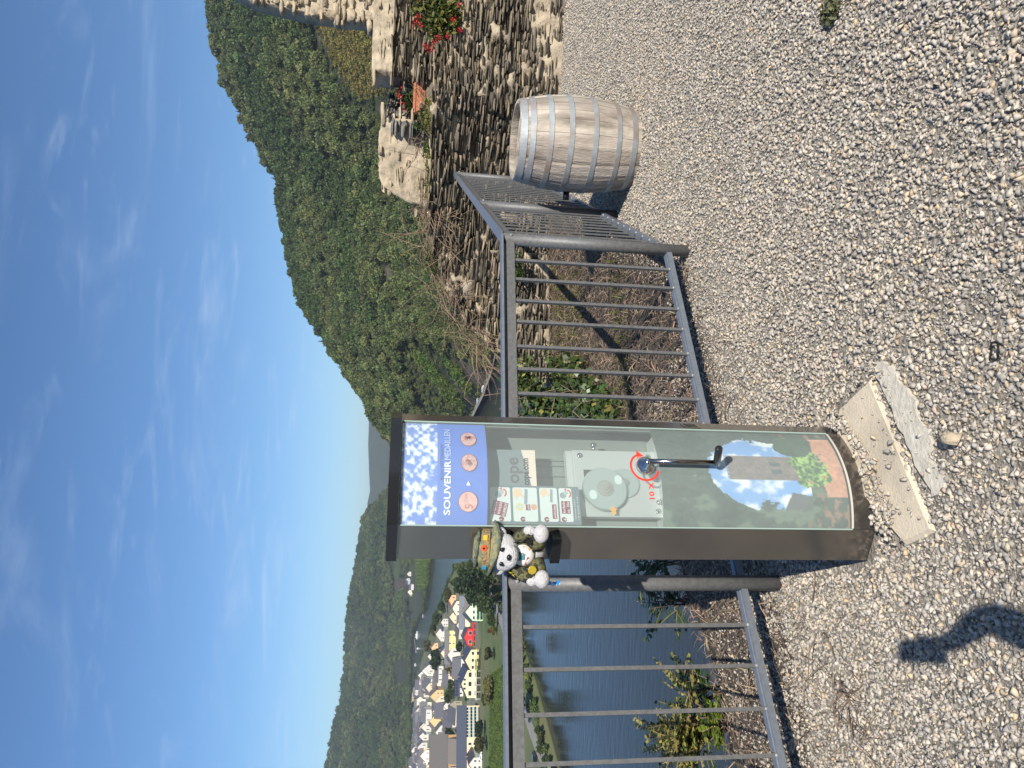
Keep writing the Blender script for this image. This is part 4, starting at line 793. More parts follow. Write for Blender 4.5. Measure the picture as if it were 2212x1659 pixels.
RAu = (RB-RA)/np.linalg.norm(RB-RA); RN = np.array([RAu[1], -RAu[0]]); RN = RN if RN@(-RA) > 0 else -RN
R0_ = RA-RAu*.02+RN*.06; RBq = RB+RN*.06
stone_wall('coping', 'pale plastered coping course on the dark slate parapet', R0_, RBq, lambda f: za+.1, lambda f: zb, seed=6, mort=1.3, depth=.024, rec=-.004, fill=.6, mats=[M_render, M_render], course=(.03, .07), thick=.6)
TA = at(880, 52, 9.75)[:2]; TB = at(880, -300, 9.6)[:2]
stone_wall('tower_ruin', 'tall pale ruined wall rising behind the parapet at the edge of the view', TA, TB, lambda f: 1.2, jag(profile([(800, 52), (760, 46), (720, 40), (680, 32), (640, 22), (600, 12), (560, 4), (537, -4), (480, -30), (420, -300)], TA, TB), .05, 2.), seed=7, mort=1., depth=.05, rec=0., mats=[M_render, M_render], course=(.03, .08), length=(.06, .2), thick=.4)
# pale reveal of the window gap, its two iron rods and planter
RV = at(880, 262, 9.12)[:2]; RV2 = at(880, 215, 9.75)[:2]
stone_wall('reveal_wall', 'grey white stones lining the left side of the window gap', RV2, RV, lambda f: 1.1, lambda f: on_line(834, 235, RV2, RV)[1], seed=8, mort=.6, depth=.03, mats=[M_slate_g, M_mortar], thick=.3)
SA = at(920, 262, 9.2); SB = at(920, 150, 9.2)
b = MB(); b.bar((SA[0], SA[1]+.25, SA[2]-.15), (SB[0], SB[1]+.25, SB[2]-.15), .7, .3); props(b.build('sill_stone', M_slate, None), 'flat slate sill stone under the window gap', 'sill')
M_iron = mat('iron_rod', (.12, .11, .105), .5, col2=(.2, .12, .07), scale=30., metal=.6)
for (px, lb) in ((866, 'upper thin iron rod spanning the window gap'), (896, 'lower thin iron rod spanning the window gap')):
    p = at(px, 262, 9.12); q = at(px, 175, 9.2); b = MB(); b.tube([p, q], .009, 8); props(b.build('iron_rod', M_iron, None), lb, 'rod')
g = at(918, 216, 9.15); e = empty('flower_box', tuple(g), radians(6), 'terracotta flower box on the sill in the window gap', 'planter')
b = MB(); w = .2; b.add([(-w*.92, -.07, 0), (w*.92, -.07, 0), (w*.92, .07, 0), (-w*.92, .07, 0), (-w, -.085, .13), (w, -.085, .13), (w, .085, .13), (-w, .085, .13)], [(3, 2, 1, 0), (0, 1, 5, 4), (1, 2, 6, 5), (2, 3, 7, 6), (3, 0, 4, 7)])
M_terra = mat('terracotta', (.45, .16, .075), .8, col2=(.36, .13, .07), scale=12.); b.build('trough', M_terra, e)
b = MB(); b.box((0, 0, .128), (2*w+.03, .19, .03), bev=.006); b.build('rim', M_terra, e)
M_petal = mat('red_petals', (.46, .012, .012), .5, island=.2, trans=.3); M_gleaf = mat('geranium_leaves', (.05, .085, .022), island=.3, **LEAFM); M_yleaf = mat('yellowing_leaves', (.15, .15, .035), island=.3, **LEAFM)
def plant(name, label, loc, blobs, nleaf, size, m, flowers=(), cat='plant', stems=6, seed=0, fm=None, fsize=.03, stem_m=None, fl=0., extra=None):
    r = np.random.default_rng(seed); e = empty(name, tuple(loc), 0, label, cat); bl = np.array(blobs, float); vol = bl[:, 3]*bl[:, 4]*bl[:, 5]; k = r.choice(len(bl), nleaf, p=vol/vol.sum())
    d = r.normal(size=(nleaf, 3)); d /= np.linalg.norm(d, axis=1, keepdims=True); C = bl[k, :3]+d*bl[k, 3:6]*(r.uniform(.15, 1, nleaf)**.5)[:, None]
    V, F = leaf_cards(C, r.uniform(.6, 1.3, nleaf)*size, r, fl, 1.4); mi = (r.uniform(0, 1, nleaf) < (extra[1] if extra else 0)).astype(int)
    np_mesh('leaves', V, F, [m]+([extra[0]] if extra else []), e, mi=mi)
    if stems:
        b = MB()
        for i in range(stems):
            q = C[r.integers(0, nleaf)]; b.tube([(r.normal(0, .04), r.normal(0, .02), 0), tuple(q*.5+[0, 0, .02]), tuple(q)], [.004, .003, .0015], 5)
        b.build('stem', stem_m or M_bark, e)
    for f in flowers:
        n = 26; d = r.normal(size=(n, 3)); V, F = leaf_cards(np.array(f)[None]+d*fsize*.5, fsize*.6, r, 0, 1.1); np_mesh('flower', V, F, fm or M_petal, e)
    return e
g2 = g+np.array([0, .02, .14])
plant('geranium', 'red geranium growing in the terracotta flower box', g2, [(-.02, 0, .05, .17, .06, .06)], 140, .035, M_gleaf, [(.02, -.02, .17), (-.06, 0, .13), (.12, 0, .16), (-.13, .01, .12), (.07, .0, .2)], seed=3, fsize=.034)
g = at(965, 35, 7.9)
plant('geranium_bush', 'straggling green geranium bush with red flowers hanging on the wall at the right', g, [(0, 0, .05, .26, .16, .17), (.3, 0, .1, .3, .16, .2), (-.16, -.03, .12, .14, .1, .12), (.1, .02, .25, .25, .1, .15), (.0, -.03, -.08, .2, .1, .1)], 1900, .042, M_gleaf,
      [(-.42, -.1, .17), (-.37, -.1, .14), (-.40, -.12, .21), (-.33, -.1, .12), (-.28, -.1, .08), (-.16, -.1, .33), (-.1, -.12, .3), (-.17, -.1, .27), (.18, -.12, .38), (-.09, -.14, -.06), (-.2, -.14, -.14), (.06, -.14, -.12), (.1, -.12, .32), (-.25, -.1, -.02)], seed=4, fsize=.031, stems=30, extra=(M_yleaf, .5), stem_m=mat('green_stem', (.12, .12, .04)))
for i, (px, py, Y, w, h, n, m, lb) in enumerate([(932, 245, 8.3, .25, .07, 260, M_yleaf, 'small weed tuft below the window gap on the wall ledge'), (918, 262, 8.6, .15, .09, 160, M_gleaf, 'dark green weed on the wall beside the window gap'), (930, 320, 8.6, .14, .06, 200, M_gleaf, 'low green moss cushion on the wall ledge behind the barrel'),
      (934, 350, 8.5, .18, .06, 260, M_yleaf, 'yellow green moss cushion on the wall ledge behind the barrel'), (934, 400, 8.6, .2, .06, 260, M_yleaf, 'moss cushion on the ledge above the railing end'), (942, 565, 8.9, .16, .1, 260, M_gleaf, 'green weed on the crumbling left part of the wall'), (1120, 575, 8.6, .2, .14, 340, M_gleaf, 'small ivy bunch at the wall foot behind the railing bars')]):
    plant('weed', lb, at(px, py, Y), [(0, 0, h*.4, w, w*.5, h)], n, .028, m, seed=20+i, stems=3)
stone_wall('reflection_wall', 'tall slate wall added out of view behind the viewer for dark reflections in the machine', (-9, -9.5), (11, -10.5), lambda f: 0., lambda f: 5.2, seed=9, course=(.15, .3), length=(.3, .9), depth=.1)  # unseen wall added so the machine's steel and glass reflect something dark
# dead vines and brush along the broken wall top
M_dead = mat('dead_vine', (.30, .22, .14), .95, col2=(.17, .12, .08), scale=14., island=.3)
def brush(name, label, pts, n, spread, L, seed, thick=.004, m=None, cat='dead vines'):
    r = np.random.default_rng(seed); b = MB(); P = np.array(pts)
    for i in range(n):
        k = r.uniform(0, len(P)-1.001); j = int(k); c = P[j]*(1-k+j)+P[j+1]*(k-j)+r.normal(0, spread, 3)*[1, .6, .6]; d = r.normal(size=3)*[1, .5, .5]+(P[j+1]-P[j])/np.linalg.norm(P[j+1]-P[j])*r.choice([-1, 1])*1.1; d /= np.linalg.norm(d); l = L*r.uniform(.4, 1.3); q = [c]
        for t in range(4): d = d+r.normal(0, .3, 3)+np.array([0, 0, -.08]); d /= np.linalg.norm(d); q.append(q[-1]+d*l/4)
        th = thick*r.uniform(.5, 1.5); b.tube(q, [th, th*.9, th*.8, th*.6, th*.3], 4, cap=False)
    o = b.build(name, m or M_dead); return props(o, label, cat)
brush('dead_vine', 'pale dead vines trailing down the broken left end of the stone wall', [at(925, 470, 8.8), at(935, 540, 8.9), at(958, 600, 8.95), at(985, 680, 9.), at(1020, 730, 9.), at(1062, 775, 9.)], 260, .13, .6, 1)
brush('dead_vine', 'tangle of dead brown stems on the wall top left of the plastered parapet', [at(916, 440, 8.8), at(935, 470, 8.7), at(960, 478, 8.6)], 90, .09, .35, 2)
brush('dead_vine', 'dry upright stalks in front of the plastered parapet', [at(915, 330, 8.9), at(895, 320, 8.95), at(890, 345, 8.95)], 26, .08, .3, 3, .0035)
brush('dead_vine', 'dry stems hanging in the right corner of the window gap', [at(905, 190, 9.), at(920, 250, 9.), at(918, 262, 9.)], 40, .05, .3, 4, .003)

# ------------------------------------------------------------------ railings
M_rail = mat('rail_paint', (.17, .172, .17), .5, col2=(.12, .122, .125), scale=55., metal=.25, bump=.12, bscale=420., spec=.4)
M_rail2 = mat('rail_top_paint', (.20, .225, .26), .42, col2=(.16, .18, .21), scale=40., metal=.3)
M_weld = mat('zinc_weld', (.42, .43, .44), .5, metal=.5, bump=.5, bscale=200.)
def on_plane(px, py, A, D):
    d = ray(px, py); n_ = np.array([D[1], -D[0]]); t = (n_@np.array(A))/(n_@d[:2]); return CAMP+d*t
def railing(label, A, B, zt, zb, bars, posts, bw=.016, name='metal_railing'):
    """A,B plan ends; zt,zb (z at A, z at B) of top and bottom rail; bars,posts fractions"""
    A = np.array(A, float); B = np.array(B, float); D = (B-A)/np.linalg.norm(B-A); L = np.linalg.norm(B-A); Nv = np.array([D[1], -D[0]]); Nv = Nv if Nv@(-(A+B)) > 0 else -Nv
    e = empty(name, (A[0], A[1], float(G(A[0], A[1]))), 0, label, 'railing'); off = (A[0], A[1], float(G(A[0], A[1])))
    def P(f, z, n_=0.): p = A+(B-A)*f+Nv*n_; return (p[0], p[1], z)
    ztf = lambda f: zt[0]+(zt[1]-zt[0])*f; zbf = lambda f: zb[0]+(zb[1]-zb[0])*f
    b = MB(); b.bar(P(0, ztf(0)+.006, .012), P(1, ztf(1)+.006, .012), .062, .012); b.build('handrail', M_rail2, e, off)
    b = MB(); b.bar(P(0, ztf(0)-.042), P(1, ztf(1)-.042), .03, .045); b.bar(P(0, ztf(0)-.01, -.0), P(1, ztf(1)-.01, -.0), .012, .022); b.build('top_rail', M_rail, e, off)
    b = MB(); b.bar(P(0, zbf(0), .006), P(1, zbf(1), .006), .022, .03); b.bar(P(0, zbf(0)+.0165, -.012), P(1, zbf(1)+.0165, -.012), .03, .006); b.build('bottom_rail', M_rail2, e, off)
    for f in bars:
        b = MB(); b.bar(P(f, zbf(f)+.014), P(f, ztf(f)-.06), bw, bw, up=(Nv[0], Nv[1], 0)); q = b.build('baluster', M_rail, e, off)
        w = MB(); w.ell(Vector(P(f, zbf(f)+.018, .009)), (.009, .007, .006), n=6, k=4); w.build('weld', M_weld, q, off)
    for f in posts:
        p = P(f, 0); g = float(G(p[0], p[1])); b = MB(); b.tube([(p[0], p[1], g-.12), (p[0], p[1], ztf(f)-.004)], .034, 20); q = b.build('post', M_rail, e, off)
        w = MB(); w.ell((p[0]+Nv[0]*.036, p[1]+Nv[1]*.036, ztf(f)-.045), (.008, .008, .008), n=8, k=5); w.build('bolt', M_weld, q, off)
FA = FC; FB = FC+FD*4.2
fr_of = lambda px, py: float((on_plane(px, py, FC, FD)[:2]-FC)@FD)
SP = 1.899            # distance of the left post from the corner
barsR = [fr_of(940+.3166*x, 387+.3166*y) for x, y in [(1590, 620), (1625, 748), (1655, 890), (1690, 1030), (1725, 1195), (1760, 1345), (1795, 1508)]]; step = (barsR[-1]-barsR[0])/6
while barsR[-1]+step < SP-.12: barsR.append(barsR[-1]+step)
zc, zl = 1.078, 1.128
railing('railing panel right of the machine, on the cliff side of the terrace', FC, FC+FD*SP, (zc, zl), (.125, .062), [s/SP for s in barsR], [0])
L3 = 2.6; barsL = [fr_of((1900+.5877*x)/1.8083, (2200+.5877*y)/1.8083)-SP for x, y in [(1755, 410), (1810, 680), (1885, 965), (1955, 1275)]]; stl = (barsL[-1]-barsL[0])/3
while barsL[-1]+stl < L3: barsL.append(barsL[-1]+stl)
railing('railing panel left of the machine overlooking the river', FC+FD*SP, FC+FD*(SP+L3), (zl, zl+(zl-zc)*L3/SP), (.062, -.02), [s/L3 for s in barsL], [0])
RE = np.array([2.32, 8.30]); Lr = np.linalg.norm(RE-FC); fm = .355
railing('railing running back from the corner post to the stone wall behind the barrel', FC, RE, (zc, 1.10), (.125, .13), [.0+fm*(i+1)/11 for i in range(10)]+[fm+(1-fm)*(i+1)/17 for i in range(16)], [fm, .985], .0095)

# ------------------------------------------------------------------ souvenir machine
M_steel = mat('bronze_steel', (.27, .25, .225), .17, col2=(.22, .205, .19), scale=3., metal=.85, bump=.02, bscale=300., col3=(.31, .275, .24), s3=2.)
M_cap = mat('cap_steel', (.035, .037, .042), .22, metal=.55)
M_alu = mat('machined_aluminium', (.58, .61, .605), .42, metal=.35, bump=.03, bscale=200.); M_chrome = mat('chrome', (.62, .60, .57), .13, metal=1.)
M_inner = mat('inner_panel', (.20, .235, .225), .6, col2=(.17, .2, .19), scale=3.); M_zinc = mat('gear_steel', (.44, .52, .505), .4, metal=.35)
M_hub = mat('hub_steel', (.36, .36, .34), .4, metal=.3); M_black = flat('black_plastic', (24, 24, 26), .35)
def mloc(px, py, d):
    r = ray(px, py); t = ((MX-CAMP)@MXY+d)/(r@MXY); p = CAMP+r*t-MX; return np.array([p@MXX, p[2]])
mc = empty('souvenir_machine', tuple(MX), radians(30), 'tall dark steel souvenir medal machine with a curved glass front and crank', 'souvenir machine')
a_, o_, dep, bul, ZT, ZG0, ZG1 = .182, .26, .096, .05, 1.632, .088, 1.632
arc = lambda x, off=0.: -bul*(1-(x/a_)**2)+off
xs = np.linspace(-a_, a_, 25)
def sheet(x0, x1, z0, z1, off, nx=24, nz=2):
    X, Z = np.meshgrid(np.linspace(x0, x1, nx), np.linspace(z0, z1, nz), indexing='ij'); return np.stack([X, arc(X, off), Z], -1).reshape(-1, 3), grid_faces(nx, nz)
b = MB(); t = .006
for s in (-1, 1):
    b.add([(s*a_, 0, .0), (s*o_, dep, .0), (s*o_, dep, ZT), (s*a_, 0, ZT), (s*(a_-.004), .008, 0), (s*(o_-.008), dep, 0), (s*(o_-.008), dep, ZT), (s*(a_-.004), .008, ZT)], [(0, 1, 2, 3), (4, 7, 6, 5), (0, 3, 7, 4), (3, 2, 6, 7)])
    b.bar((s*(o_-.003), dep, ZT/2), (s*(o_-.103), .27, ZT/2), .006, ZT)
b.bar((-o_+.1, .27, ZT/2), (o_-.1, .27, ZT/2), .008, ZT)
b.build('housing', M_steel, mc)
pl = [(-o_+.1, .27), (-o_, dep)]+[(x, arc(x, -.012)) for x in xs]+[(o_, dep), (o_-.1, .27)]
b = MB(); sk = [(x, arc(x, -.003)) for x in xs]; n = len(sk)
b.add([(x, y, 0) for x, y in sk]+[(x, y, ZG0) for x, y in sk]+[(x, y+.012, ZG0) for x, y in sk], [(i, i+1, n+i+1, n+i) for i in range(n-1)]+[(n+i, n+i+1, 2*n+i+1, 2*n+i) for i in range(n-1)]); b.build('base_skirt', M_steel, mc)
V, F = sheet(-a_+.002, a_-.002, ZG0-.004, ZG0+.004, -.004); np_mesh('seal', V, F, flat('white_seal', (190, 186, 176)), mc)
grow = 1.03; b = MB(); b.prism([(x*grow, (y-.05)*grow+.05) for x, y in pl], ZT+.002, ZT+.036); b.build('cap', M_cap, mc)
# glass: clear, with a film of dust
M_glass = bpy.data.materials.new('dusty_glass'); M_glass.use_nodes = True
def glass():
    nt = M_glass.node_tree; L = nt.links; nt.nodes.remove(nt.nodes['Principled BSDF']); out = nt.nodes['Material Output']
    tr = nd(nt, 'ShaderNodeBsdfTransparent'); tr.inputs[0].default_value = (.90, .95, .93, 1); gl = nd(nt, 'ShaderNodeBsdfGlossy'); gl.inputs['Roughness'].default_value = .03; df = nd(nt, 'ShaderNodeBsdfDiffuse'); df.inputs[0].default_value = (.62, .70, .68, 1)
    fr = nd(nt, 'ShaderNodeFresnel'); bk = nd(nt, 'ShaderNodeMath', operation='MULTIPLY_ADD'); bk.inputs[1].default_value = 1/1.5-1.5; bk.inputs[2].default_value = 1.5; L.new(nd(nt, 'ShaderNodeNewGeometry').outputs['Backfacing'], bk.inputs[0]); L.new(bk.outputs[0], fr.inputs[0]); m1 = nd(nt, 'ShaderNodeMixShader'); m2 = nd(nt, 'ShaderNodeMixShader')
    tc = nd(nt, 'ShaderNodeTexCoord'); nz = nd(nt, 'ShaderNodeTexNoise'); nz.inputs['Scale'].default_value = 5; nz.inputs['Detail'].default_value = 8; L.new(tc.outputs['Object'], nz.inputs[0]); mr = nd(nt, 'ShaderNodeMapRange'); mr.inputs[3].default_value = .13; mr.inputs[4].default_value = .26; L.new(nz.outputs[0], mr.inputs[0])
    L.new(mr.outputs[0], m1.inputs[0]); L.new(tr.outputs[0], m1.inputs[1]); L.new(df.outputs[0], m1.inputs[2]); L.new(fr.outputs[0], m2.inputs[0]); L.new(m1.outputs[0], m2.inputs[1]); L.new(gl.outputs[0], m2.inputs[2]); L.new(m2.outputs[0], out.inputs[0])
glass()
V, F = sheet(-a_, a_, ZG0, ZG1, 0., 40, 2); np_mesh('glass_front', V, F, M_glass, mc, smooth=True)
# interior
b = MB(); b.add([(-a_-.05, .14, .1), (a_+.05, .14, .1), (a_+.05, .14, 1.63), (-a_-.05, .14, 1.63)], [(0, 1, 2, 3)]); b.bar((-a_+.005, .01, .86), (-a_-.05, .14, .86), .004, 1.5); b.bar((a_-.005, .01, .86), (a_+.05, .14, .86), .004, 1.5)
for x in (-.01, .03, .05): b.box((x+.06, .134, 1.08), (.003, .01, .25))
b.build('inner_panel', M_inner, mc)
b = MB(); b.prism([(-a_, .13)]+[(x, arc(x, .012)) for x in xs]+[(a_, .13)], .715, .735); b.build('shelf', M_alu, mc)
def pic(name, x0, x1, z0, z1, off, fn, nx, nz, rough=.5):
    V, F = sheet(x0, x1, z0, z1, off, nx, nz); uu = (V[:, 0]-x0)/(x1-x0); vv = (V[:, 2]-z0)/(z1-z0); C = fn(uu, vv)
    return np_mesh(name, V, F, mat(name+'_print', (1, 1, 1), rough, attr='Col'), mc, smooth=True, col=C)
lin = lambda *c: np.array(s2l(c))
def blend(C, m, col): return C*(1-m[:, None])+np.asarray(col)*m[:, None]
def sign_fn(u, v):
    C = np.tile(lin(92, 128, 214), (len(u), 1)); zz = 1.352+v*(1.63-1.352)
    n = fbm(u*1., v*.9, 24., 5, 3)+.14*fbm(u, v, 3., 2, 9); cl = sst(.48, .72, n); sky = blend(np.tile(lin(104, 140, 222), (len(u), 1)), cl, lin(244, 246, 250)); return np.where((zz > 1.515)[:, None], sky, C)
sg = pic('sign_panel', -a_+.004, a_-.004, 1.352, 1.63, .005, sign_fn, 90, 72)
def poster_fn(u, v):
    w = fbm(u, v, 9., 4, 1); w2 = fbm(u, v*1.4, 26., 3, 2)
    w3 = fbm(u*1., v*2., 48., 3, 12); C = np.tile(lin(52, 72, 62), (len(u), 1))*(.1+1.1*w+1.0*(w3-.5)+.9*(w2-.4))[:, None]; y = 1-v
    C = blend(C, sst(.5, .7, fbm(u*1.2, v*3, 14, 3, 21))*sst(.6, .9, y), lin(150, 104, 80))
    C = blend(C, sst(.52, .66, w)*sst(.5, .1, abs(u-.1)), lin(96, 112, 92))
    ce = .53; hw = .33; inside = (np.abs(u-ce+(w-.5)*.22+(w2-.5)*.10) < hw) & (y < .80) & (y > .26+.16*np.maximum(0, (np.abs(u-ce)/hw))**2.5+(w2-.5)*.05)
    sky = blend(np.tile(lin(126, 172, 236), (len(u), 1)), sst(.40, .60, fbm(u*1.3, v*1.8, 6., 4, 5)), lin(250, 250, 252)); C = np.where(inside[:, None], sky, C)
    gb = inside & (u < .36-.3*(y-.55)) & (y > .60+(u*.3)); C[gb] = lin(84, 82, 92)
    tw = (np.abs(u-.565) < .125) & (y > .355) & (y < .80); tcol = lin(136, 116, 118)[None]*(.45+.5*w2+.6*w3)[:, None]*(np.where(u > .5, 1., .85))[:, None]; C = np.where(tw[:, None], tcol, C); C[tw & (y < .37) & ((u*60) % 2 < 1)] = lin(150, 180, 235)
    for wx in (.52, .60): C[(np.abs(u-wx) < .022) & (np.abs(y-.63) < .03)] = lin(70, 84, 96)
    gr = ((u-.57)/.22)**2+((y-.82)/.105)**2+(w-.5)*1.8+(w2-.5)*1.6 < 1; gcol = blend(np.tile(lin(48, 88, 44), (len(u), 1)), sst(.38, .66, .5*w2+.5*w3), lin(178, 214, 110)); C = np.where(gr[:, None], gcol, C)
    gr2 = ((u-.82)/.12)**2+((y-.76)/.1)**2+(w-.5) < 1; C = np.where(gr2[:, None], lin(48, 74, 52)[None]*(.5+w2)[:, None], C)
    C[(w2 > .68) & gr & (u < .5)] = lin(214, 70, 76)
    pth = (y > .86+.07*np.abs(u-.62)+(w-.5)*.06) & (u > .28) & (u < .93) & ~gr; C = np.where(pth[:, None], lin(216, 148, 120)[None]*(.5+.4*w2+.6*w3)[:, None], C)
    br = (u > .90) & (y > .1); C = np.where(br[:, None], C*1.15, C); C = C*.80+np.array(lin(132, 150, 146))*.20; return np.clip(C, 0, 1)  # grey green haze of the glass is blended into the print colours
pic('poster', -a_+.004, a_-.004, ZG0+.005, .765, .006, poster_fn, 110, 190)
def lettering(name, body, x, z, size, m, par, off, curved=True, rot=0., bold=0., width=None, sx=1., y=None):
    V, Fs, x0, x1 = text_mesh(body, size, bold); k = (width/(x1-x0)) if width else sx
    out = []
    for v in V:
        X = (v[0]-x0)*k; Z = v[1]; X, Z = x+X*cos(rot)-Z*sin(rot), z+X*sin(rot)+Z*cos(rot); out.append((X, arc(X, off) if curved else y, Z))
    b = MB(); b.add(out, Fs); return b.build(name, m, par)
M_wht = flat('white_ink', (250, 250, 252)); M_ink = flat('blue_ink', (54, 70, 140)); M_ink2 = flat('grey_ink', (92, 92, 96)); M_mar = flat('maroon_ink', (132, 52, 74)); M_red = flat('red_ink', (216, 58, 46))
lettering('lettering', 'BURG METTERNICH', -.045, 1.4965, .0125, M_ink, sg, .0015, width=.125)
lettering('lettering', 'SOUVENIR', -.152, 1.472, .0285, M_wht, sg, .0015, bold=.0006, width=.172)
lettering('lettering', 'MEDAILLEN', .024, 1.472, .0285, flat('pale_blue_ink', (206, 218, 248)), sg, .0015, width=.124)
def disc(name, x, z, rx, rz, m, par, off, curved=True, y=None, n=36):
    b = MB(); pts = [(x+rx*cos(2*pi*i/n), z+rz*sin(2*pi*i/n)) for i in range(n)]; b.add([(p, arc(p, off) if curved else y, q) for p, q in pts]+[(x, arc(x, off) if curved else y, z)], [(i, (i+1) % n, n) for i in range(n)]); return b.build(name, m, par)
M_cop = mat('copper_print', (.70, .42, .40), .5, col2=(.52, .26, .27), scale=90., lo=.48, hi=.56); M_cop2 = mat('cent_print', (.80, .50, .46), .5, col2=(.70, .38, .36), scale=60.); M_copd = flat('copper_dark', (140, 78, 86))
disc('coin_picture', -.112, 1.415, .031, .031, M_copd, sg, .0016); disc('coin_picture', -.112, 1.415, .0295, .0295, M_cop2, sg, .0012)
lettering('lettering', '5', -.134, 1.40, .036, flat('coin_line', (196, 112, 108)), sg, .0008); lettering('lettering', 'Cent', -.112, 1.418, .013, flat('coin_line', (196, 112, 108)), sg, .0008)
for x, rx in ((.016, .032), (.108, .030)):
    disc('coin_picture', x, 1.412, rx, .027, M_copd, sg, .0016); disc('coin_picture', x, 1.412, rx*.93, .025, M_cop, sg, .0012)
    r = random.Random(int(x*1000)); b = MB()
    for k in range(7):
        p = [(x+r.uniform(-.4, .4)*rx, arc(x, .0006), 1.412+r.uniform(-.5, .5)*.025) for q in range(3)]; b.tube(p, .0007, 4)
    b.build('coin_relief', M_copd, sg)
b = MB(); b.add([(-.062, arc(-.06, .0012), 1.422), (-.062, arc(-.06, .0012), 1.408), (-.048, arc(-.05, .0012), 1.415)], [(0, 1, 2)]); b.build('arrow_mark', M_wht, sg)
# instruction card
def rcard(name, x0, x1, z0, z1, y, m, par, r=.006):
    pts = []
    for cx, cz, a0 in ((x1-r, z1-r, 0), (x0+r, z1-r, 90), (x0+r, z0+r, 180), (x1-r, z0+r, 270)): pts += [(cx+r*cos(radians(a0+k*22.5)), cz+r*sin(radians(a0+k*22.5))) for k in range(5)]
    b = MB(); b.add([(x, y, z) for x, z in pts], [tuple(range(len(pts)))[::-1]]); return b.build(name, m, par)
cd = rcard('instruction_card', -.168, -.034, 1.036, 1.345, .022, flat('card_grey', (104, 120, 128)), mc, .002)
M_pan = flat('card_white', (214, 222, 222)); M_skin = flat('skin_print', (232, 200, 168)); M_dev = flat('device_print', (140, 152, 162))
rows = [(1.270, 1.338), (1.180, 1.262), (1.112, 1.172), (1.062, 1.106)]
for i, (z0, z1) in enumerate(rows):
    rcard('card_panel', -.158, -.04, z0, z1, .0212, M_pan, cd); disc('number_dot', -.150, (z0+z1)/2+.012*(i > 0)-.002, .0085, .0085, M_mar, cd, 0, False, .0205); lettering('lettering', str(i+1), -.1535, (z0+z1)/2+.006*(i > 0)-.004, .0145, M_wht, cd, 0, False, y=.0200)
def chip(x0, x1, z0, z1, lines, size, rot=0.):
    c = Vector(((x0+x1)/2, 0, (z0+z1)/2)); b = MB(); b.add([(c.x+(x-c.x)*cos(rot)-(z-c.z)*sin(rot), .0206, c.z+(x-c.x)*sin(rot)+(z-c.z)*cos(rot)) for x, z in ((x0, z0), (x1, z0), (x1, z1), (x0, z1))], [(0, 1, 2, 3)]); b.build('caption_chip', M_mar, cd)
    n = len(lines)
    for i, l in enumerate(lines):
        dx = x0+.003-c.x; dz = z1-(z1-z0)*(i+.8)/n-c.z; lettering('lettering', l, c.x+dx*cos(rot)-dz*sin(rot), c.z+dx*sin(rot)+dz*cos(rot), size, M_wht, cd, 0, False, rot, y=.0200, width=min((x1-x0)*.88, .0105*len(l)*size/.015))
chip(-.138, -.090, 1.282, 1.332, ['MOTIV', 'WÄHLEN!', 'KURBELN!'], .013, radians(-14)); chip(-.120, -.098, 1.205, 1.220, ['und'], .013); chip(-.148, -.098, 1.117, 1.132, ['eindrücken'], .012); chip(-.130, -.086, 1.070, 1.100, ['kurbeln', 'ca. 10x'], .013)
disc('coin_mark', -.108, 1.240, .013, .013, flat('euro_gold', (226, 206, 110)), cd, 0, False, .0206); disc('coin_mark', -.108, 1.240, .0085, .0085, flat('euro_silver', (196, 208, 208)), cd, 0, False, .0202); disc('coin_mark', -.108, 1.193, .010, .010, flat('cent_copper', (216, 160, 130)), cd, 0, False, .0206)
for (x, z, s) in ((-.066, 1.245, 1.), (-.062, 1.155, .85)):
    b = MB(); b.add([(x-.018*s, .0205, z+.006*s), (x+.002*s, .0205, z+.016*s), (x+.022*s, .0205, z+.012*s), (x+.022*s, .0205, z-.010*s), (x+.004*s, .0205, z-.014*s), (x-.006*s, .0205, z-.022*s), (x-.010*s, .0205, z-.018*s), (x-.002*s, .0205, z-.006*s)], [tuple(range(8))[::-1]]); b.build('hand_picture', M_skin, cd)
    b = MB(); b.add([(x-.036*s, .0203, z-.030*s), (x+.018*s, .0203, z-.034*s), (x+.022*s, .0203, z-.024*s), (x-.032*s, .0203, z-.020*s)], [(0, 1, 2, 3)]); b.build('device_picture', M_dev, cd)
for z in (1.302, 1.084):
    disc('gear_picture', -.066, z+.008, .011, .011, M_dev, cd, 0, False, .0206); disc('gear_picture', -.056, z-.002, .008, .008, flat('gear_print', (178, 186, 190)), cd, 0, False, .0203)
    b = MB(); b.tube([(-.060+.014*cos(t), .0204, z-.006+.012*sin(t)) for t in np.linspace(-2.6, -.2, 9)], .0022, 4); b.add([(-.0505, .0200, z-.004), (-.0405, .0200, z-.004), (-.0455, .0200, z+.004)], [(0, 1, 2)]); b.build('turn_arrow', M_red, cd)
lettering('lettering', 'Automaten Winkels', -.150, 1.052, .0078, M_pan, cd, 0, False, y=.0205, width=.072); lettering('lettering', '+49 (0)202 25 13 12-0', -.150, 1.041, .0078, M_pan, cd, 0, False, y=.0205, width=.08)
sc_ = rcard('sponsor_card', -.033, .098, 1.178, 1.343, .024, flat('sponsor_grey', (122, 134, 138)), mc, .001)
b = MB(); b.add([(-.033, .0232, 1.178), (.098, .0232, 1.178), (.098, .0232, 1.226), (-.033, .0232, 1.196)], [(0, 1, 2, 3)]); b.build('card_wedge', flat('wedge_cream', (232, 214, 200)), sc_)
lettering('lettering', 'ope', -.024, 1.238, .062, M_ink2, sc_, 0, False, y=.0226, bold=.0012); lettering('lettering', 'cope.com', -.031, 1.204, .032, flat('dark_ink', (56, 54, 58)), sc_, 0, False, y=.0222, width=.098, bold=.0012)
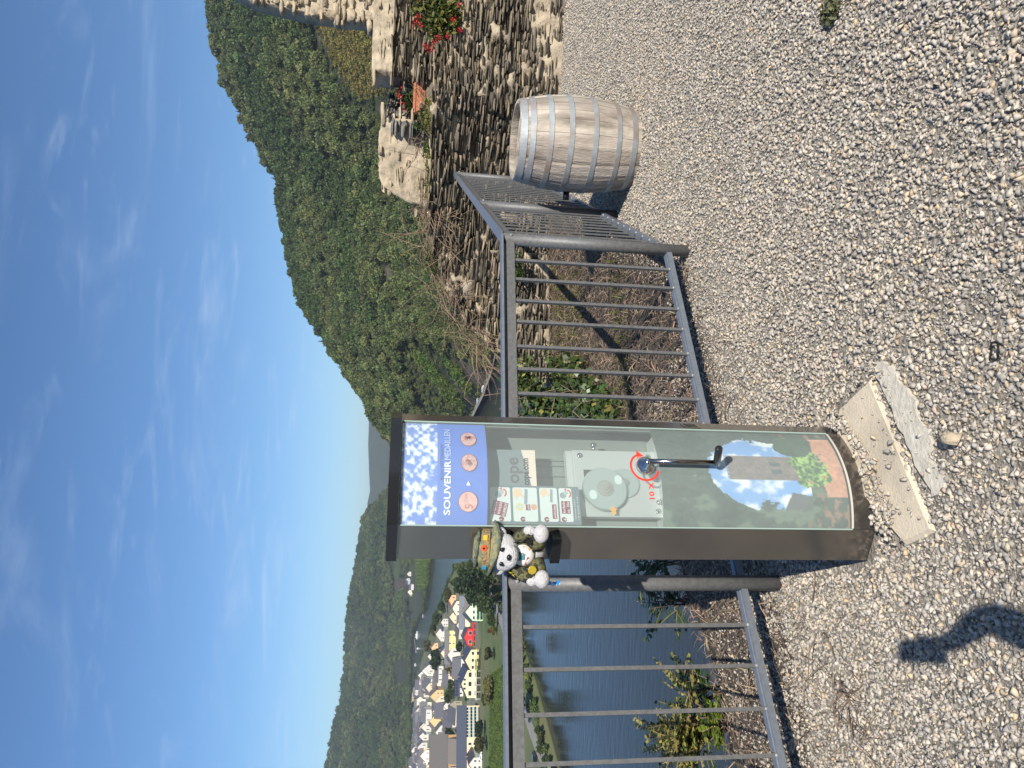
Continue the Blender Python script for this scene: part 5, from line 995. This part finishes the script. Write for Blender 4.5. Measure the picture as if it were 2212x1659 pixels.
# embossing mechanism
b = MB(); b.box((.0, .075, .885), (.246, .02, .300), bev=.002); pt = b.build('press_plate', M_alu, mc)
b = MB(); b.box((.012, .105, .895), (.236, .03, .32)); b.box((.0, .06, .727), (.26, .06, .012)); b.build('press_frame', M_alu, mc)
b = MB(); b.box((.022, .0635, .985), (.05, .004, .032)); b.build('slot', flat('slot_dark', (40, 44, 46)), pt)
for x, z in ((.1, 1.012), (-.102, .752), (.1, .762), (-.07, .745)):
    b = MB(); b.lathe([(.0085, .0), (.0085, .008), (.004, .008), (.004, .004)], (x, .065, z), 14, axis='y'); b.build('screw', M_chrome, pt)
b = MB(); b.tube([(.122, .07, .955), (.146, .07, .955)], .006, 10); b.tube([(.140, .07, .955), (.150, .07, .955)], .011, 6); b.build('adjusting_bolt', M_chrome, pt)
def gear(name, x, z, r, teeth, y, hubs, par):
    b = MB(); n = teeth*4; out = []
    for i in range(n): q = r*(1.035 if (i % 4) in (1, 2) else .975); out.append((x+q*cos(2*pi*i/n), z+q*sin(2*pi*i/n)))
    vs = [(p, y, q) for p, q in out]+[(p, y+.012, q) for p, q in out]; b.add(vs, [tuple(range(n)), tuple(range(n, 2*n))[::-1]]+[(i, n+i, n+(i+1) % n, (i+1) % n) for i in range(n)]); g_ = b.build(name, M_zinc, par)
    h = MB()
    for (hr, hd) in hubs: h.lathe([(hr, 0), (hr, hd)], (x, y, z), 24, axis='y')
    h.build('gear_hub', M_hub, g_); return g_
g1 = gear('large_gear', -.030, .938, .076, 90, .040, ((.029, .004), (.020, .008), (.010, .014)), mc)
gear('small_gear', -.002, .862, .053, 60, .056, ((.014, .008), (.007, .012)), mc)
for x, z in ((-.052, .982), (.006, .888)): disc('gear_sticker', x*.96-.004, z, .017, .0135, flat('sticker_white', (206, 220, 218)), g1, 0, False, .0393)
b = MB(); b.add([(-.124, .038, .925), (-.108, .038, .925), (-.108, .038, .932), (-.094, .038, .917), (-.108, .038, .902), (-.108, .038, .909), (-.124, .038, .909)], [tuple(range(7))[::-1]]); b.build('pointer_arrow', flat('yellow_arrow', (226, 164, 50)), g1)
M_arm = mat('dark_chrome', (.30, .28, .26), .2, metal=1.)
# crank outside the glass
hx, hz = mloc(1395, 1005, -.062); cr = MB(); cr.lathe([(.031, 0), (.031, .012), (.026, .02), (.016, .026), (.012, .045), (.004, .047)], (hx, arc(hx, -.002), hz), 28, axis='y'); hub = cr.build('crank', M_chrome, mc)
ax, az_ = mloc(1550, 998, -.105); b = MB(); b.tube([(hx, -.095, hz), (ax, -.1, az_)], [.0085, .0085], 12); b.build('crank_arm', M_arm, hub)
hx2, hz2 = mloc(1573, 968, -.185); b = MB(); b.tube([(ax, -.085, az_-.002), (ax, -.092, az_-.002), (hx2, -.18, hz2+.03), (hx2, -.186, hz2+.03)], [.010, .0125, .0125, .009], 16); b.build('crank_handle', mat('handle_black', (.018, .018, .02), .18, coat=.6), hub)
b = MB(); q = [(hx+.052*cos(t), hz+.052*sin(t)) for t in np.linspace(radians(252), radians(20), 40)]; n = len(q)
b.add([(x, arc(x, -.0015), z) for x, z in q]+[(hx+(x-hx)*.86, arc(hx+(x-hx)*.86, -.0015), hz+(z-hz)*.86) for x, z in q], [(i, i+1, n+i+1, n+i) for i in range(n-1)]); tx, tz = q[-1]
b.add([(tx-.02, arc(tx, -.0016), tz+.004), (tx+.012, arc(tx, -.0016), tz+.004), (tx-.006, arc(tx, -.0016), tz-.02)], [(0, 1, 2)]); b.build('turn_arrow', M_red, mc)
x_, z_ = mloc(1412, 1066, -.048); lettering('lettering', '10 X', x_-.016, z_-.004, .024, M_red, mc, -.0015, width=.056, bold=.0006)
# right flank: slot and latch
fx = lambda f: (a_+(o_-a_)*f, dep*f)
def flank(name, s, f0, f1, z0, z1, th, m, bev=.001):
    b = MB(); x0, y0 = fx(f0); x1, y1 = fx(f1); nx, ny = dep, -(o_-a_); l = hypot(nx, ny); nx /= l; ny /= l
    b.add([(s*x0, y0, z0), (s*x1, y1, z0), (s*x1, y1, z1), (s*x0, y0, z1), (s*(x0+nx*th), y0+ny*th, z0), (s*(x1+nx*th), y1+ny*th, z0), (s*(x1+nx*th), y1+ny*th, z1), (s*(x0+nx*th), y0+ny*th, z1)], [(0, 1, 2, 3), (4, 5, 6, 7), (0, 1, 5, 4), (3, 2, 6, 7), (0, 3, 7, 4), (1, 2, 6, 5)]); return b.build(name, m, mc)
flank('medal_tray', 1, .28, .78, .555, .615, .003, M_chrome); flank('tray_mouth', 1, .36, .70, .563, .607, .0036, M_black); flank('lock_seam', 1, .25, 1., 1.337, 1.344, .002, M_chrome)
flank('coin_ledge', -1, .12, .85, 1.115, 1.146, .05, M_black)
# glass edge trim
for s in (-1, 1):
    b = MB(); b.bar((s*(a_+.0005), -.002, ZG0), (s*(a_+.0005), -.002, ZG1), .004, .004); b.build('glass_trim', flat('glass_edge', (150, 172, 164), .3), mc)

# ------------------------------------------------------------------ plush bear in camouflage, sitting on the coin ledge
fl = np.array([MX[0], MX[1], 0])+MXX*(-.226)+MXY*.045
bp = fl+np.array([-.012, -.046, 1.135]); M_fur = mat('white_fur', (.86, .85, .84), .95, col2=(.78, .77, .78), scale=60., bump=.9, bscale=220.); M_furd = mat('black_fur', (.02, .02, .022), .95, bump=.6, bscale=200.)
def camo(name, cols, sc=26.):
    m = bpy.data.materials.new(name); m.use_nodes = True; nt = m.node_tree; b = nt.nodes['Principled BSDF']; b.inputs['Roughness'].default_value = .95; tc = nd(nt, 'ShaderNodeTexCoord'); n_ = nd(nt, 'ShaderNodeTexNoise'); n_.inputs['Scale'].default_value = sc; n_.inputs['Detail'].default_value = 2; nt.links.new(tc.outputs['Object'], n_.inputs[0])
    cr = nd(nt, 'ShaderNodeValToRGB'); cr.color_ramp.interpolation = 'CONSTANT'; els = cr.color_ramp.elements; els[0].position = 0; els[0].color = (*s2l(cols[0]), 1); els[1].position = .42; els[1].color = (*s2l(cols[1]), 1)
    for p, c in zip((.5, .58), cols[2:]): q = els.new(p); q.color = (*s2l(c), 1)
    nt.links.new(n_.outputs[0], cr.inputs[0]); nt.links.new(cr.outputs[0], b.inputs['Base Color']); w = nd(nt, 'ShaderNodeTexNoise'); w.inputs['Scale'].default_value = 90; nt.links.new(tc.outputs['Object'], w.inputs[0]); bu = nd(nt, 'ShaderNodeBump'); bu.inputs['Strength'].default_value = .6; bu.inputs['Distance'].default_value = .004; nt.links.new(w.outputs[0], bu.inputs['Height']); nt.links.new(bu.outputs[0], b.inputs['Normal']); return m
M_camo = camo('camouflage_cloth', [(40, 39, 34), (76, 78, 56), (104, 102, 66), (48, 50, 38)]); M_hat = camo('hat_cloth', [(112, 116, 88), (132, 128, 96), (104, 112, 92), (146, 130, 92)], 18.); M_hat2 = mat('hat_fringe', s2l((118, 126, 108)), .95, col2=s2l((92, 98, 82)), scale=60., bump=1., bscale=120.); M_khaki = mat('khaki_band', s2l((150, 128, 92)), .95, bump=.8, bscale=90.)
be = empty('plush_bear', tuple(bp), radians(-4), 'white plush bear in camouflage jacket and olive bucket hat sitting on the machine', 'soft toy'); be.scale = (.8, .8, .8)
b = MB(); b.ell((0, .01, .065), (.068, .056, .072), fn=lambda d: 1+.08*max(0, -d.z)); b.build('body', M_fur, be)
b = MB(); b.ell((0, .008, .070), (.073, .061, .066), fn=lambda d: 1+.05*sin(9*d.x)*(1-abs(d.z))+.03*sin(14*d.z)); b.tube([(-.055, -.02, .105), (-.09, -.035, .075), (-.098, -.06, .045)], [.026, .025, .022], 12); b.tube([(.055, -.02, .105), (.085, -.04, .085), (.096, -.065, .06)], [.026, .025, .022], 12); jk = b.build('jacket', M_camo, be)
b = MB(); b.ell((-.005, -.03, .082), (.045, .034, .046)); sh_ = b.build('shirt', flat('white_cotton', (228, 226, 222), .9), be)
for pts, c in (([(-.040, .080), (-.002, .072), (-.024, .044)], (206, 40, 40)), ([(.002, .094), (.036, .088), (.024, .058)], (210, 140, 50)), ([(-.020, .108), (.016, .106), (.008, .082), (-.014, .084)], (60, 120, 130))):
    b = MB(); b.add([(x, -.03-.0345*sqrt(max(.05, 1-((x+.005)/.045)**2-((z-.082)/.046)**2))-.0035, z) for x, z in pts], [tuple(range(len(pts)))]); b.build('shirt_print', flat('print', c, .8), sh_)
for s, f in ((-1, (-.088, -.075, .012)), (1, (.094, -.085, .026))):
    b = MB(); b.ell(f, (.036, .032, .030), fn=lambda d: 1+.03*sin(12*d.x)*max(0, d.z)); b.build('foot', M_fur, be)
    b = MB(); b.tube([(s*.035, -.02, .03), (f[0]*.8, f[1]*.7, f[2]+.006)], [.036, .03], 12); b.build('leg', M_camo, be)
for s in (-1, 1):
    b = MB(); b.ell((s*.100, -.062, .048 if s < 0 else .068), (.020, .021, .024)); b.build('paw', M_fur, be)
b = MB(); b.ell((0, -.016, .156), (.074, .066, .060)); b.ell((.0, -.070, .140), (.046, .034, .033)); hd = b.build('head', M_fur, be)
b = MB(); b.ell((.006, -.104, .150), (.013, .009, .0095)); b.build('nose', mat('nose_plastic', (.01, .01, .012), .15, coat=.6), hd)
for s in (-1, 1):
    b = MB(); b.ell((s*.028, -.076, .172), (.0095, .006, .011)); b.build('eye', mat('eye_plastic', (.01, .01, .012), .1, coat=.8), hd)
    b = MB(); b.ell((s*.070, .0, .172), (.026, .013, .024)); b.build('ear', M_fur, hd)
b = MB(); b.tube([(-.012, -.097, .128), (0, -.0985, .124), (.014, -.097, .129)], .0016, 5); b.build('mouth', M_furd, hd)
prof = [(.094, .176), (.097, .179), (.088, .188), (.070, .192), (.068, .200), (.066, .226), (.056, .246), (.034, .256), (.004, .258)]
b = MB(); vs = []
n = 40
for (r, z) in prof:
    for j in range(n): t = 2*pi*j/n; k = 1+.05*sin(3*t)+.03*sin(7*t+z*40); vs.append((r*k*cos(t), r*k*.92*sin(t)-.008, z+(.012*sin(2*t+.6) if r > .09 else 0)+.002*sin(9*t)-.10*r*cos(t)*(1 if r > .05 else .5)))
b.add(vs, [(i*n+j, i*n+(j+1) % n, (i+1)*n+(j+1) % n, (i+1)*n+j) for i in range(len(prof)-1) for j in range(n)], 0, True); ht = b.build('hat', M_hat, be); ht.scale = (1.14, 1.1, 1.04); ht.location = (0, .010, .006); ht.rotation_euler = (radians(-7), 0, 0)
b = MB(); b.tube([(.092*(1+.05*sin(3*t))*cos(t), .086*sin(t)-.008, .177+.012*sin(2*t+.6)-.0098*cos(t)) for t in np.linspace(0, 2*pi, 40)], .006, 6); b.tube([(.06*cos(t), .056*sin(t)-.008, .244-.006*cos(t)) for t in np.linspace(0, 2*pi, 30)], .007, 6); b.build('hat_fringe', M_hat2, ht)
b = MB(); b.lathe([(.0705, .196), (.0705, .224)], (0, -.008, 0), 32, cap=False); b.build('hat_band', M_khaki, ht)
b = MB(); b.lathe([(.0105, 0), (.0105, .004)], (.022, -.076, .218), 18, axis='y'); bd = b.build('hat_badge', flat('orange_badge', (232, 88, 48), .35), ht); b = MB(); b.lathe([(.004, 0), (.004, .006)], (.022, -.076, .218), 12, axis='y'); b.build('badge_centre', M_black, bd)
for x, c in ((-.050, (60, 156, 190)), (.052, (214, 172, 50))):
    b = MB(); b.box((x, -.0575, .214), (.018, .006, .016), rz=radians(-38 if x < 0 else 40)); b.build('hat_pin', flat('pin', c, .4), ht)
b = MB(); b.lathe([(.017, 0), (.017, .005), (.014, .0055)], (-.052, -.072, .052), 22, axis='y'); b.build('jacket_button', flat('yellow_badge', (168, 146, 48), .3), jk)
b = MB(); b.tube([(.05, -.055, .125), (.058, -.068, .105), (.06, -.074, .082)], .0022, 5); b.lathe([(.012, 0), (.012, .004)], (.06, -.076, .072), 16, axis='y'); b.build('charm', flat('charm_black', (30, 30, 32), .4), jk)
def strap(name, pts, w, m, par):
    b = MB(); vs = []
    for p in pts: vs += [(p[0]-w/2, p[1], p[2]), (p[0]+w/2, p[1], p[2]), (p[0]+w/2, p[1]+.0015, p[2]), (p[0]-w/2, p[1]+.0015, p[2])]
    b.add(vs, [f for i in range(len(pts)-1) for f in ((4*i, 4*i+1, 4*i+5, 4*i+4), (4*i+2, 4*i+3, 4*i+7, 4*i+6), (4*i+1, 4*i+2, 4*i+6, 4*i+5), (4*i+3, 4*i, 4*i+4, 4*i+7))]); return b.build(name, m, par)
strap('ribbon', [(-.100, -.03, .030), (-.108, -.034, .006), (-.118, -.032, -.02), (-.121, -.036, -.05), (-.114, -.034, -.07)], .016, mat('blue_ribbon', s2l((40, 138, 216)), .6, col2=s2l((196, 226, 246)), scale=70., lo=.5, hi=.56), be)
strap('strap', [(-.075, .02, .135), (-.095, .018, .112), (-.112, .02, .09)], .022, camo('strap_cloth', [(22, 22, 22), (24, 24, 24), (176, 168, 52), (26, 26, 26)], 70.), be)

# ------------------------------------------------------------------ wine barrel
BX, BY, BH = 1.75, 5.26, .862
M_oak = mat('weathered_oak', (.50, .445, .37), .85, col2=(.39, .345, .285), scale=5., stretch=(3, 3, .6), island=.22, col3=(.19, .16, .13), s3=2.8, bump=.4, bscale=40.)
M_hoop = mat('galvanised_hoop', (.37, .41, .43), .6, col2=(.29, .31, .33), scale=16., metal=.3, col3=(.30, .22, .17), s3=3.)
br = empty('wine_barrel', (BX, BY, 0), 0, 'weathered oak wine barrel with galvanised hoops standing on the gravel', 'barrel')
rad = lambda z: .272+.063*(1-((z-BH*.5)/(BH*.5))**2)
b = MB(); ns = 24; zs = np.linspace(.0, BH, 15)
r = random.Random(4); an = [0]
for i in range(ns): an.append(an[-1]+r.uniform(.75, 1.25))
an = [x/an[-1]*2*pi for x in an]
for i in range(ns):
    t0, t1 = an[i]+.003, an[i+1]-.003; jr = r.uniform(-.0012, .0012); vs = []
    for z in zs:
        for t, k in ((t0, 0), (t0*.8+t1*.2, .0008), (t0*.2+t1*.8, .0008), (t1, 0)): q = rad(z)+jr+k-.002*(k == 0); vs.append((q*cos(t), q*sin(t), z))
    for z in (BH, BH-.07, BH-.07):
        q0 = (rad(z)-.022)
        for t in (t0, t0*.8+t1*.2, t0*.2+t1*.8, t1): vs.append((q0*cos(t), q0*sin(t), z))
    m = len(zs); b.add(vs, [(k*4+j, k*4+j+1, (k+1)*4+j+1, (k+1)*4+j) for k in range(m+1) for j in range(3)])
b.build('staves', M_oak, br)
b = MB(); q = rad(BH)-.02
for i in range(6):
    y0, y1 = -q+2*q*i/6+.001, -q+2*q*(i+1)/6-.001; a0 = sqrt(max(0, q*q-y0*y0)); a1 = sqrt(max(0, q*q-y1*y1)); b.add([(-a0, y0, BH-.05), (a0, y0, BH-.05), (a1, y1, BH-.05), (-a1, y1, BH-.05)], [(0, 1, 2, 3)])
b.build('barrel_head', M_oak, br)
for (z, h) in ((.835, .046), (.775, .038), (.655, .036), (.515, .036), (.345, .034), (.175, .034), (.055, .04)):
    b = MB(); z0, z1 = z-h/2, z+h/2; b.lathe([(rad(z0)+.0005, z0), (rad(z0)+.0045, z0), (rad(z1)+.0045, z1), (rad(z1)+.0005, z1)], n=72, cap=False, smooth=False); b.build('hoop', M_hoop, br)
b = MB(); p = (rad(.46)*cos(radians(172)), rad(.46)*sin(radians(172))); b.tube([(p[0]*.98, p[1]*.98, .46), (p[0]*1.17, p[1]*1.17, .46)], .023, 12); b.build('bung', M_black, br)

# ------------------------------------------------------------------ dry growth on the cliff edge
def blades(name, label, n, x0, x1, y0, y1, cond, L, w, seed, m, cat='dry grass', up=.25):
    r = np.random.default_rng(seed); x = r.uniform(x0, x1, n); y = r.uniform(y0, y1, n); k = cond(x, y, r); x = x[k]; y = y[k]; n = len(x); z = G(x, y)+.004; a = r.uniform(0, 2*pi, n); l = L*r.uniform(.4, 1.3, n); el = np.abs(r.normal(0, up, n)); d = np.stack([np.cos(a)*np.cos(el), np.sin(a)*np.cos(el), np.sin(el)], 1); s = np.stack([-np.sin(a), np.cos(a), r.normal(0, .5, n)], 1); P = np.stack([x, y, z], 1); P[:, 2] += r.uniform(0, .03, n)
    ww = (w*r.uniform(.5, 1.4, n))[:, None]; mid = P+d*(l*.5)[:, None]+np.array([0, 0, 1])*(l*.08)[:, None]; V = np.stack([P-s*ww, P+s*ww, mid+s*ww*.8, mid-s*ww*.8, P+d*l[:, None]], 1).reshape(-1, 3); i = np.arange(n)*5
    F = np.concatenate([np.stack([i, i+1, i+2], 1), np.stack([i, i+2, i+3], 1), np.stack([i+3, i+2, i+4], 1)]); return props(np_mesh(name, V, F, m), label, cat, kind='stuff')
def dry_zone(x, y, r):
    s, t, e = ste(x, y); q = np.minimum(t, 1.3*e); u_ = r.uniform(0, 1, len(x)); return (q > .02) & (np.interp(y, ED_Y, ED_X)-.25 < x) & (y < 9.2) & (u_ < np.where(q < .5, .35+q, 1)*np.where(s > 2., .75, 1))
M_dry = mat('dry_grass', (.27, .205, .135), .95, col2=(.15, .108, .072), scale=5., island=.4, lo=.4, hi=.6)
blades('dry_grass', 'matted dry brown grass on the bank behind the railing', 36000, -2.4, 2.4, 3., 9.2, dry_zone, .11, .0022, 3, M_dry)
blades('dry_grass', 'dry stalks lying along the foot of the railing on the gravel', 5200, -2.3, 1.6, 2.3, 5.5, lambda x, y, r: (lambda s, t, e: (t > -.34+.3*r.uniform(0, 1, len(x))**.5*fbm(x, y, 2.2, 2, 6)*1.6) & (t < .12) & (s > -.15) & ~in_machine(x, y))(*ste(x, y)), .12, .0018, 4, M_dry)
def cliff_pts(n, r, y0, y1, d0, d1):
    y = r.uniform(y0, y1, n); x = np.interp(y, ED_Y, ED_X)-r.uniform(d0, d1, n); return np.stack([x, y, G(x, y)], 1)
M_ivy = mat('ivy_leaves', (.040, .075, .020), .4, col2=(.07, .11, .03), scale=6., island=.4, trans=.2, spec=.5); M_acacia = mat('acacia_leaves', (.055, .105, .035), island=.3, **LEAFM); M_fresh = mat('fresh_leaves', (.16, .22, .03), island=.25, **LEAFM); M_yel = mat('autumn_leaves', (.33, .31, .075), island=.35, **LEAFM)
r = np.random.default_rng(9); n = 3400; py = r.uniform(772, 905, n); px = r.uniform(1092, 1320, n); nn = fbm(px, py, 1/45., 3, 4); k = (px > 1098+np.maximum(0, (py-800))*.38+18*(nn-.5)) & (px < 1262+60*(nn-.5)+(py-772)*.45) & (px-1100 > (790-py)*3+30*nn); px, py = px[k], py[k]
P = []
for a_, b_ in zip(px, py):
    d = ray(a_, b_); tt = np.linspace(4.5, 12, 90); Q = CAMP+d*tt[:, None]; h = Q[:, 2]-G(Q[:, 0], Q[:, 1]); j = np.argmax(h < .12) if (h < .12).any() else -1; Y = Q[j] if j >= 0 else CAMP+d*8.3; P.append(Y)
P = np.array(P); P = P[P[:, 1] < 9.0]; P = P+r.normal(0, .05, P.shape); e = empty('ivy', tuple(P.mean(0)), 0, 'green ivy mat spilling over the bank right behind the railing beside the machine', 'ivy'); V, F = leaf_cards(P-P.mean(0), r.uniform(.03, .075, len(P)), r, .1, 1.15); mi = (r.uniform(0, 1, len(P)) < .05).astype(int); np_mesh('leaves', V, F, [M_ivy, M_yel], e, mi=mi)
b = MB()
for i in range(40):
    q = P[r.integers(0, len(P))]-P.mean(0); b.tube([q, q+r.normal(0, .12, 3)+[0, 0, .03], q+r.normal(0, .2, 3)], .004, 4)
b.build('stem', M_dead, e)
blades('weeds', 'yellow green weeds scattered on the bank between ivy and wall', 5200, -.6, 1.9, 4.6, 9., lambda x, y, r: dry_zone(x, y, r) & (fbm(x, y, 1.1, 3, 15) > .53) & (y > 5.4), .07, .006, 6, mat('bank_weeds', (.12, .13, .035), island=.4, **LEAFM), 'weeds', .8)
# feathery acacia sprays and a yellowing shrub below the edge
def spray(b, leafC, base, d, L, r, n=9, size=.03):
    pts = [np.array(base)]; d = np.array(d, float); d /= np.linalg.norm(d)
    for i in range(n): d = d+np.array([0, 0, -.05])+r.normal(0, .07, 3); d /= np.linalg.norm(d); pts.append(pts[-1]+d*L/n)
    b.tube(pts, [.0025]*(n+1), 4, cap=False); sd = np.cross(d, [0, 0, 1]); sd /= np.linalg.norm(sd)
    for p in pts[1:]:
        for s in (-1, 1): leafC.append((p, s*sd+d*.35+np.array([0, 0, r.normal(0, .15)]), size))
def leaflets(L, r, aspect=.42):
    V = []
    for p, d, s in L:
        d = d/np.linalg.norm(d); q = np.cross(d, [0, 0, 1.])+r.normal(0, .25, 3); q /= np.linalg.norm(q); V += [p, p+d*s*.5+q*s*aspect*.5, p+d*s, p+d*s*.5-q*s*aspect*.5]
    return np.array(V), np.arange(len(V)).reshape(-1, 4)
def shrub(name, label, base_px, Yd, m, sprays, seed, L=.32, size=.045, cat='shrub', spread=1., second=None, lift=.6, nb=3):
    r = np.random.default_rng(seed); B0 = at(*base_px, Yd); e = empty(name, tuple(B0), 0, label, cat); b = MB(); lc = []
    for (px, py) in sprays:
        T = at(px, py, Yd+r.uniform(-.12, .12))-B0; b.tube([(r.normal(0, .03), r.normal(0, .03), -.1), tuple(T*.5+[0, 0, .03]), tuple(T*.85)], [.007, .005, .003], 5)
        for k in range(nb): spray(b, lc, T*r.uniform(.55, .95), T/np.linalg.norm(T)*.4+r.normal(0, spread*.6, 3)*[1, .5, .5]+[0, 0, lift*.5], L*r.uniform(.5, 1.1), r, 9, size*r.uniform(.7, 1.1))
    b.build('branch', M_dead, e); V, F = leaflets(lc, r, .5 if second is None else .85); np_mesh('leaves', V, F, [m]+([second] if second else []), e, mi=(r.uniform(0, 1, len(F)) < (.3 if second else 0)).astype(int)); return e
shrub('acacia_shrub', 'feathery green acacia sprays below the edge between machine and railing post', (1440, 1212), 4.75, M_acacia, [(1405, 1222), (1392, 1240), (1425, 1208), (1418, 1232), (1436, 1224)], 1, .26, .06)
shrub('acacia_shrub', 'feathery green acacia sprays just left of the railing post', (1478, 1300), 4.55, M_acacia, [(1395, 1285), (1402, 1300), (1425, 1295), (1440, 1310), (1462, 1300), (1455, 1325)], 2, .26, .055)
shrub('acacia_shrub', 'low green acacia behind the yellowing shrub', (1545, 1490), 4.2, M_acacia, [(1480, 1440), (1500, 1470), (1500, 1500), (1515, 1530), (1490, 1560), (1520, 1580), (1520, 1480), (1530, 1540), (1505, 1610)], 3, .22, .05, nb=4)
shrub('yellowing_shrub', 'yellowing shrub with small round leaves at the cliff edge behind the left balusters', (1560, 1560), 4.1, M_yel, [(1455, 1455), (1465, 1475), (1480, 1495), (1440, 1560), (1425, 1590), (1450, 1600), (1462, 1570), (1425, 1625), (1440, 1650), (1470, 1640), (1490, 1600), (1500, 1560), (1500, 1640), (1480, 1620), (1440, 1600), (1455, 1630), (1470, 1655), (1490, 1650), (1510, 1600), (1470, 1600), (1450, 1580)], 4, .22, .034, nb=6, second=M_gleaf)
shrub('green_weed', 'fresh light green weed under the yellowing shrub', (1566, 1545), 3.95, M_fresh, [(1545, 1530), (1550, 1555), (1540, 1575), (1555, 1590)], 5, .12, .045, 'weed', second=M_gleaf)
brush('twigs', 'thin dead twigs lying on the gravel before the left railing', [np.array([-1.05, 2.6, -.06]), np.array([-1.25, 2.45, -.07]), np.array([-.9, 2.75, -.07])], 34, .06, .22, 7, .0022, mat('twig', (.17, .12, .08), .9), 'twigs')
for i, (px, py, lb) in enumerate([(1805, 18, 'small grey green weed growing in the gravel at the right')]):
    g = gz(px, py); plant('weed', lb, (g[0], g[1], .01), [(0, 0, .015, .07, .06, .02)], 240, .016, mat('grey_weed', (.16, .17, .09), island=.3, **LEAFM), seed=60, stems=0)

# ------------------------------------------------------------------ the photographer, standing behind the phone (seen only as a shadow)
def sun_up(px, py, y):            # point whose shadow falls at a spot of the gravel
    g = gz(px, py, -.03); t = (y-g[1])/SUNV[1]; return g+SUNV*t
ph = MB(); ph.box((-.032, -.045, HC-.050), (.078, .009, .158), bev=.003)
props(ph.build('phone', flat('phone_black', (20, 20, 22), .3), None), 'black mobile phone held upright by the photographer', 'phone')
def photographer():
    el = sun_up(2130, 1328, -.30); J = {}
    V = [(-0.180, -0.720, 0.900), (-0.170, -0.720, 1.120), (-0.170, -0.700, 1.300), (-0.170, -0.690, 1.400), (-0.170, -0.660, 1.500), (-0.170, -0.660, 1.600),
         (0.000, -0.680, 1.310), tuple(el), (.015, -.10, 1.50), (.0, -.07, 1.53),
         (-0.340, -0.700, 1.290), (-0.400, -0.720, 1.030), (-0.390, -0.640, 0.820), (-0.390, -0.620, 0.740),
         (-0.080, -0.720, 0.880), (-0.070, -0.680, 0.480), (-0.070, -0.720, 0.080), (-0.060, -0.600, 0.030), (-0.280, -0.720, 0.880), (-0.300, -0.670, 0.480), (-0.300, -0.720, 0.080), (-0.310, -0.600, 0.030)]
    E_ = [(0, 1), (1, 2), (2, 3), (3, 4), (4, 5), (2, 6), (6, 7), (7, 8), (8, 9), (2, 10), (10, 11), (11, 12), (12, 13), (0, 14), (14, 15), (15, 16), (16, 17), (0, 18), (18, 19), (19, 20), (20, 21)]
    Rr_ = [.14, .14, .15, .06, .085, .08, .065, .048, .032, .03, .065, .047, .035, .03, .085, .06, .045, .035, .085, .06, .045, .035]
    me = bpy.data.meshes.new('person'); me.from_pydata(V, E_, []); o = bpy.data.objects.new('person', me); COL.objects.link(o)
    md = o.modifiers.new('skin', 'SKIN'); sv = me.skin_vertices[0].data
    for i, q in enumerate(Rr_): sv[i].radius = (q, q)
    sv[0].use_root = True; sd = o.modifiers.new('sub', 'SUBSURF'); sd.levels = 1; sd.render_levels = 1
    me.materials.append(mat('dark_clothes', (.05, .055, .07), .9)); props(o, 'photographer in dark clothes holding up a phone with one bent arm', 'person')
    b = MB()
    for i in range(4): b.tube([(.02, -.085, 1.515+.018*i), (.013, -.053, 1.515+.018*i), (-.012, -.053, 1.515+.018*i)], [.009, .008, .007], 8)
    b.build('hand', flat('skin', (205, 160, 135)), o)
photographer()
# ------------------------------------------------------------------ air of the valley
HZ = MB(); HZ.box((0, 2500, 130), (9000, 12000, 362)); hz = HZ.build('haze', bpy.data.materials.new('haze_air'), None)
hm_ = hz.data.materials[0]; hm_.use_nodes = True; nt = hm_.node_tree; nt.nodes.remove(nt.nodes['Principled BSDF']); pv = nd(nt, 'ShaderNodeVolumePrincipled'); pv.inputs['Color'].default_value = (.80, .88, 1., 1); pv.inputs['Density'].default_value = .00011; pv.inputs['Anisotropy'].default_value = .2
nt.links.new(pv.outputs[0], nt.nodes['Material Output'].inputs['Volume']); props(hz, kind='stuff')
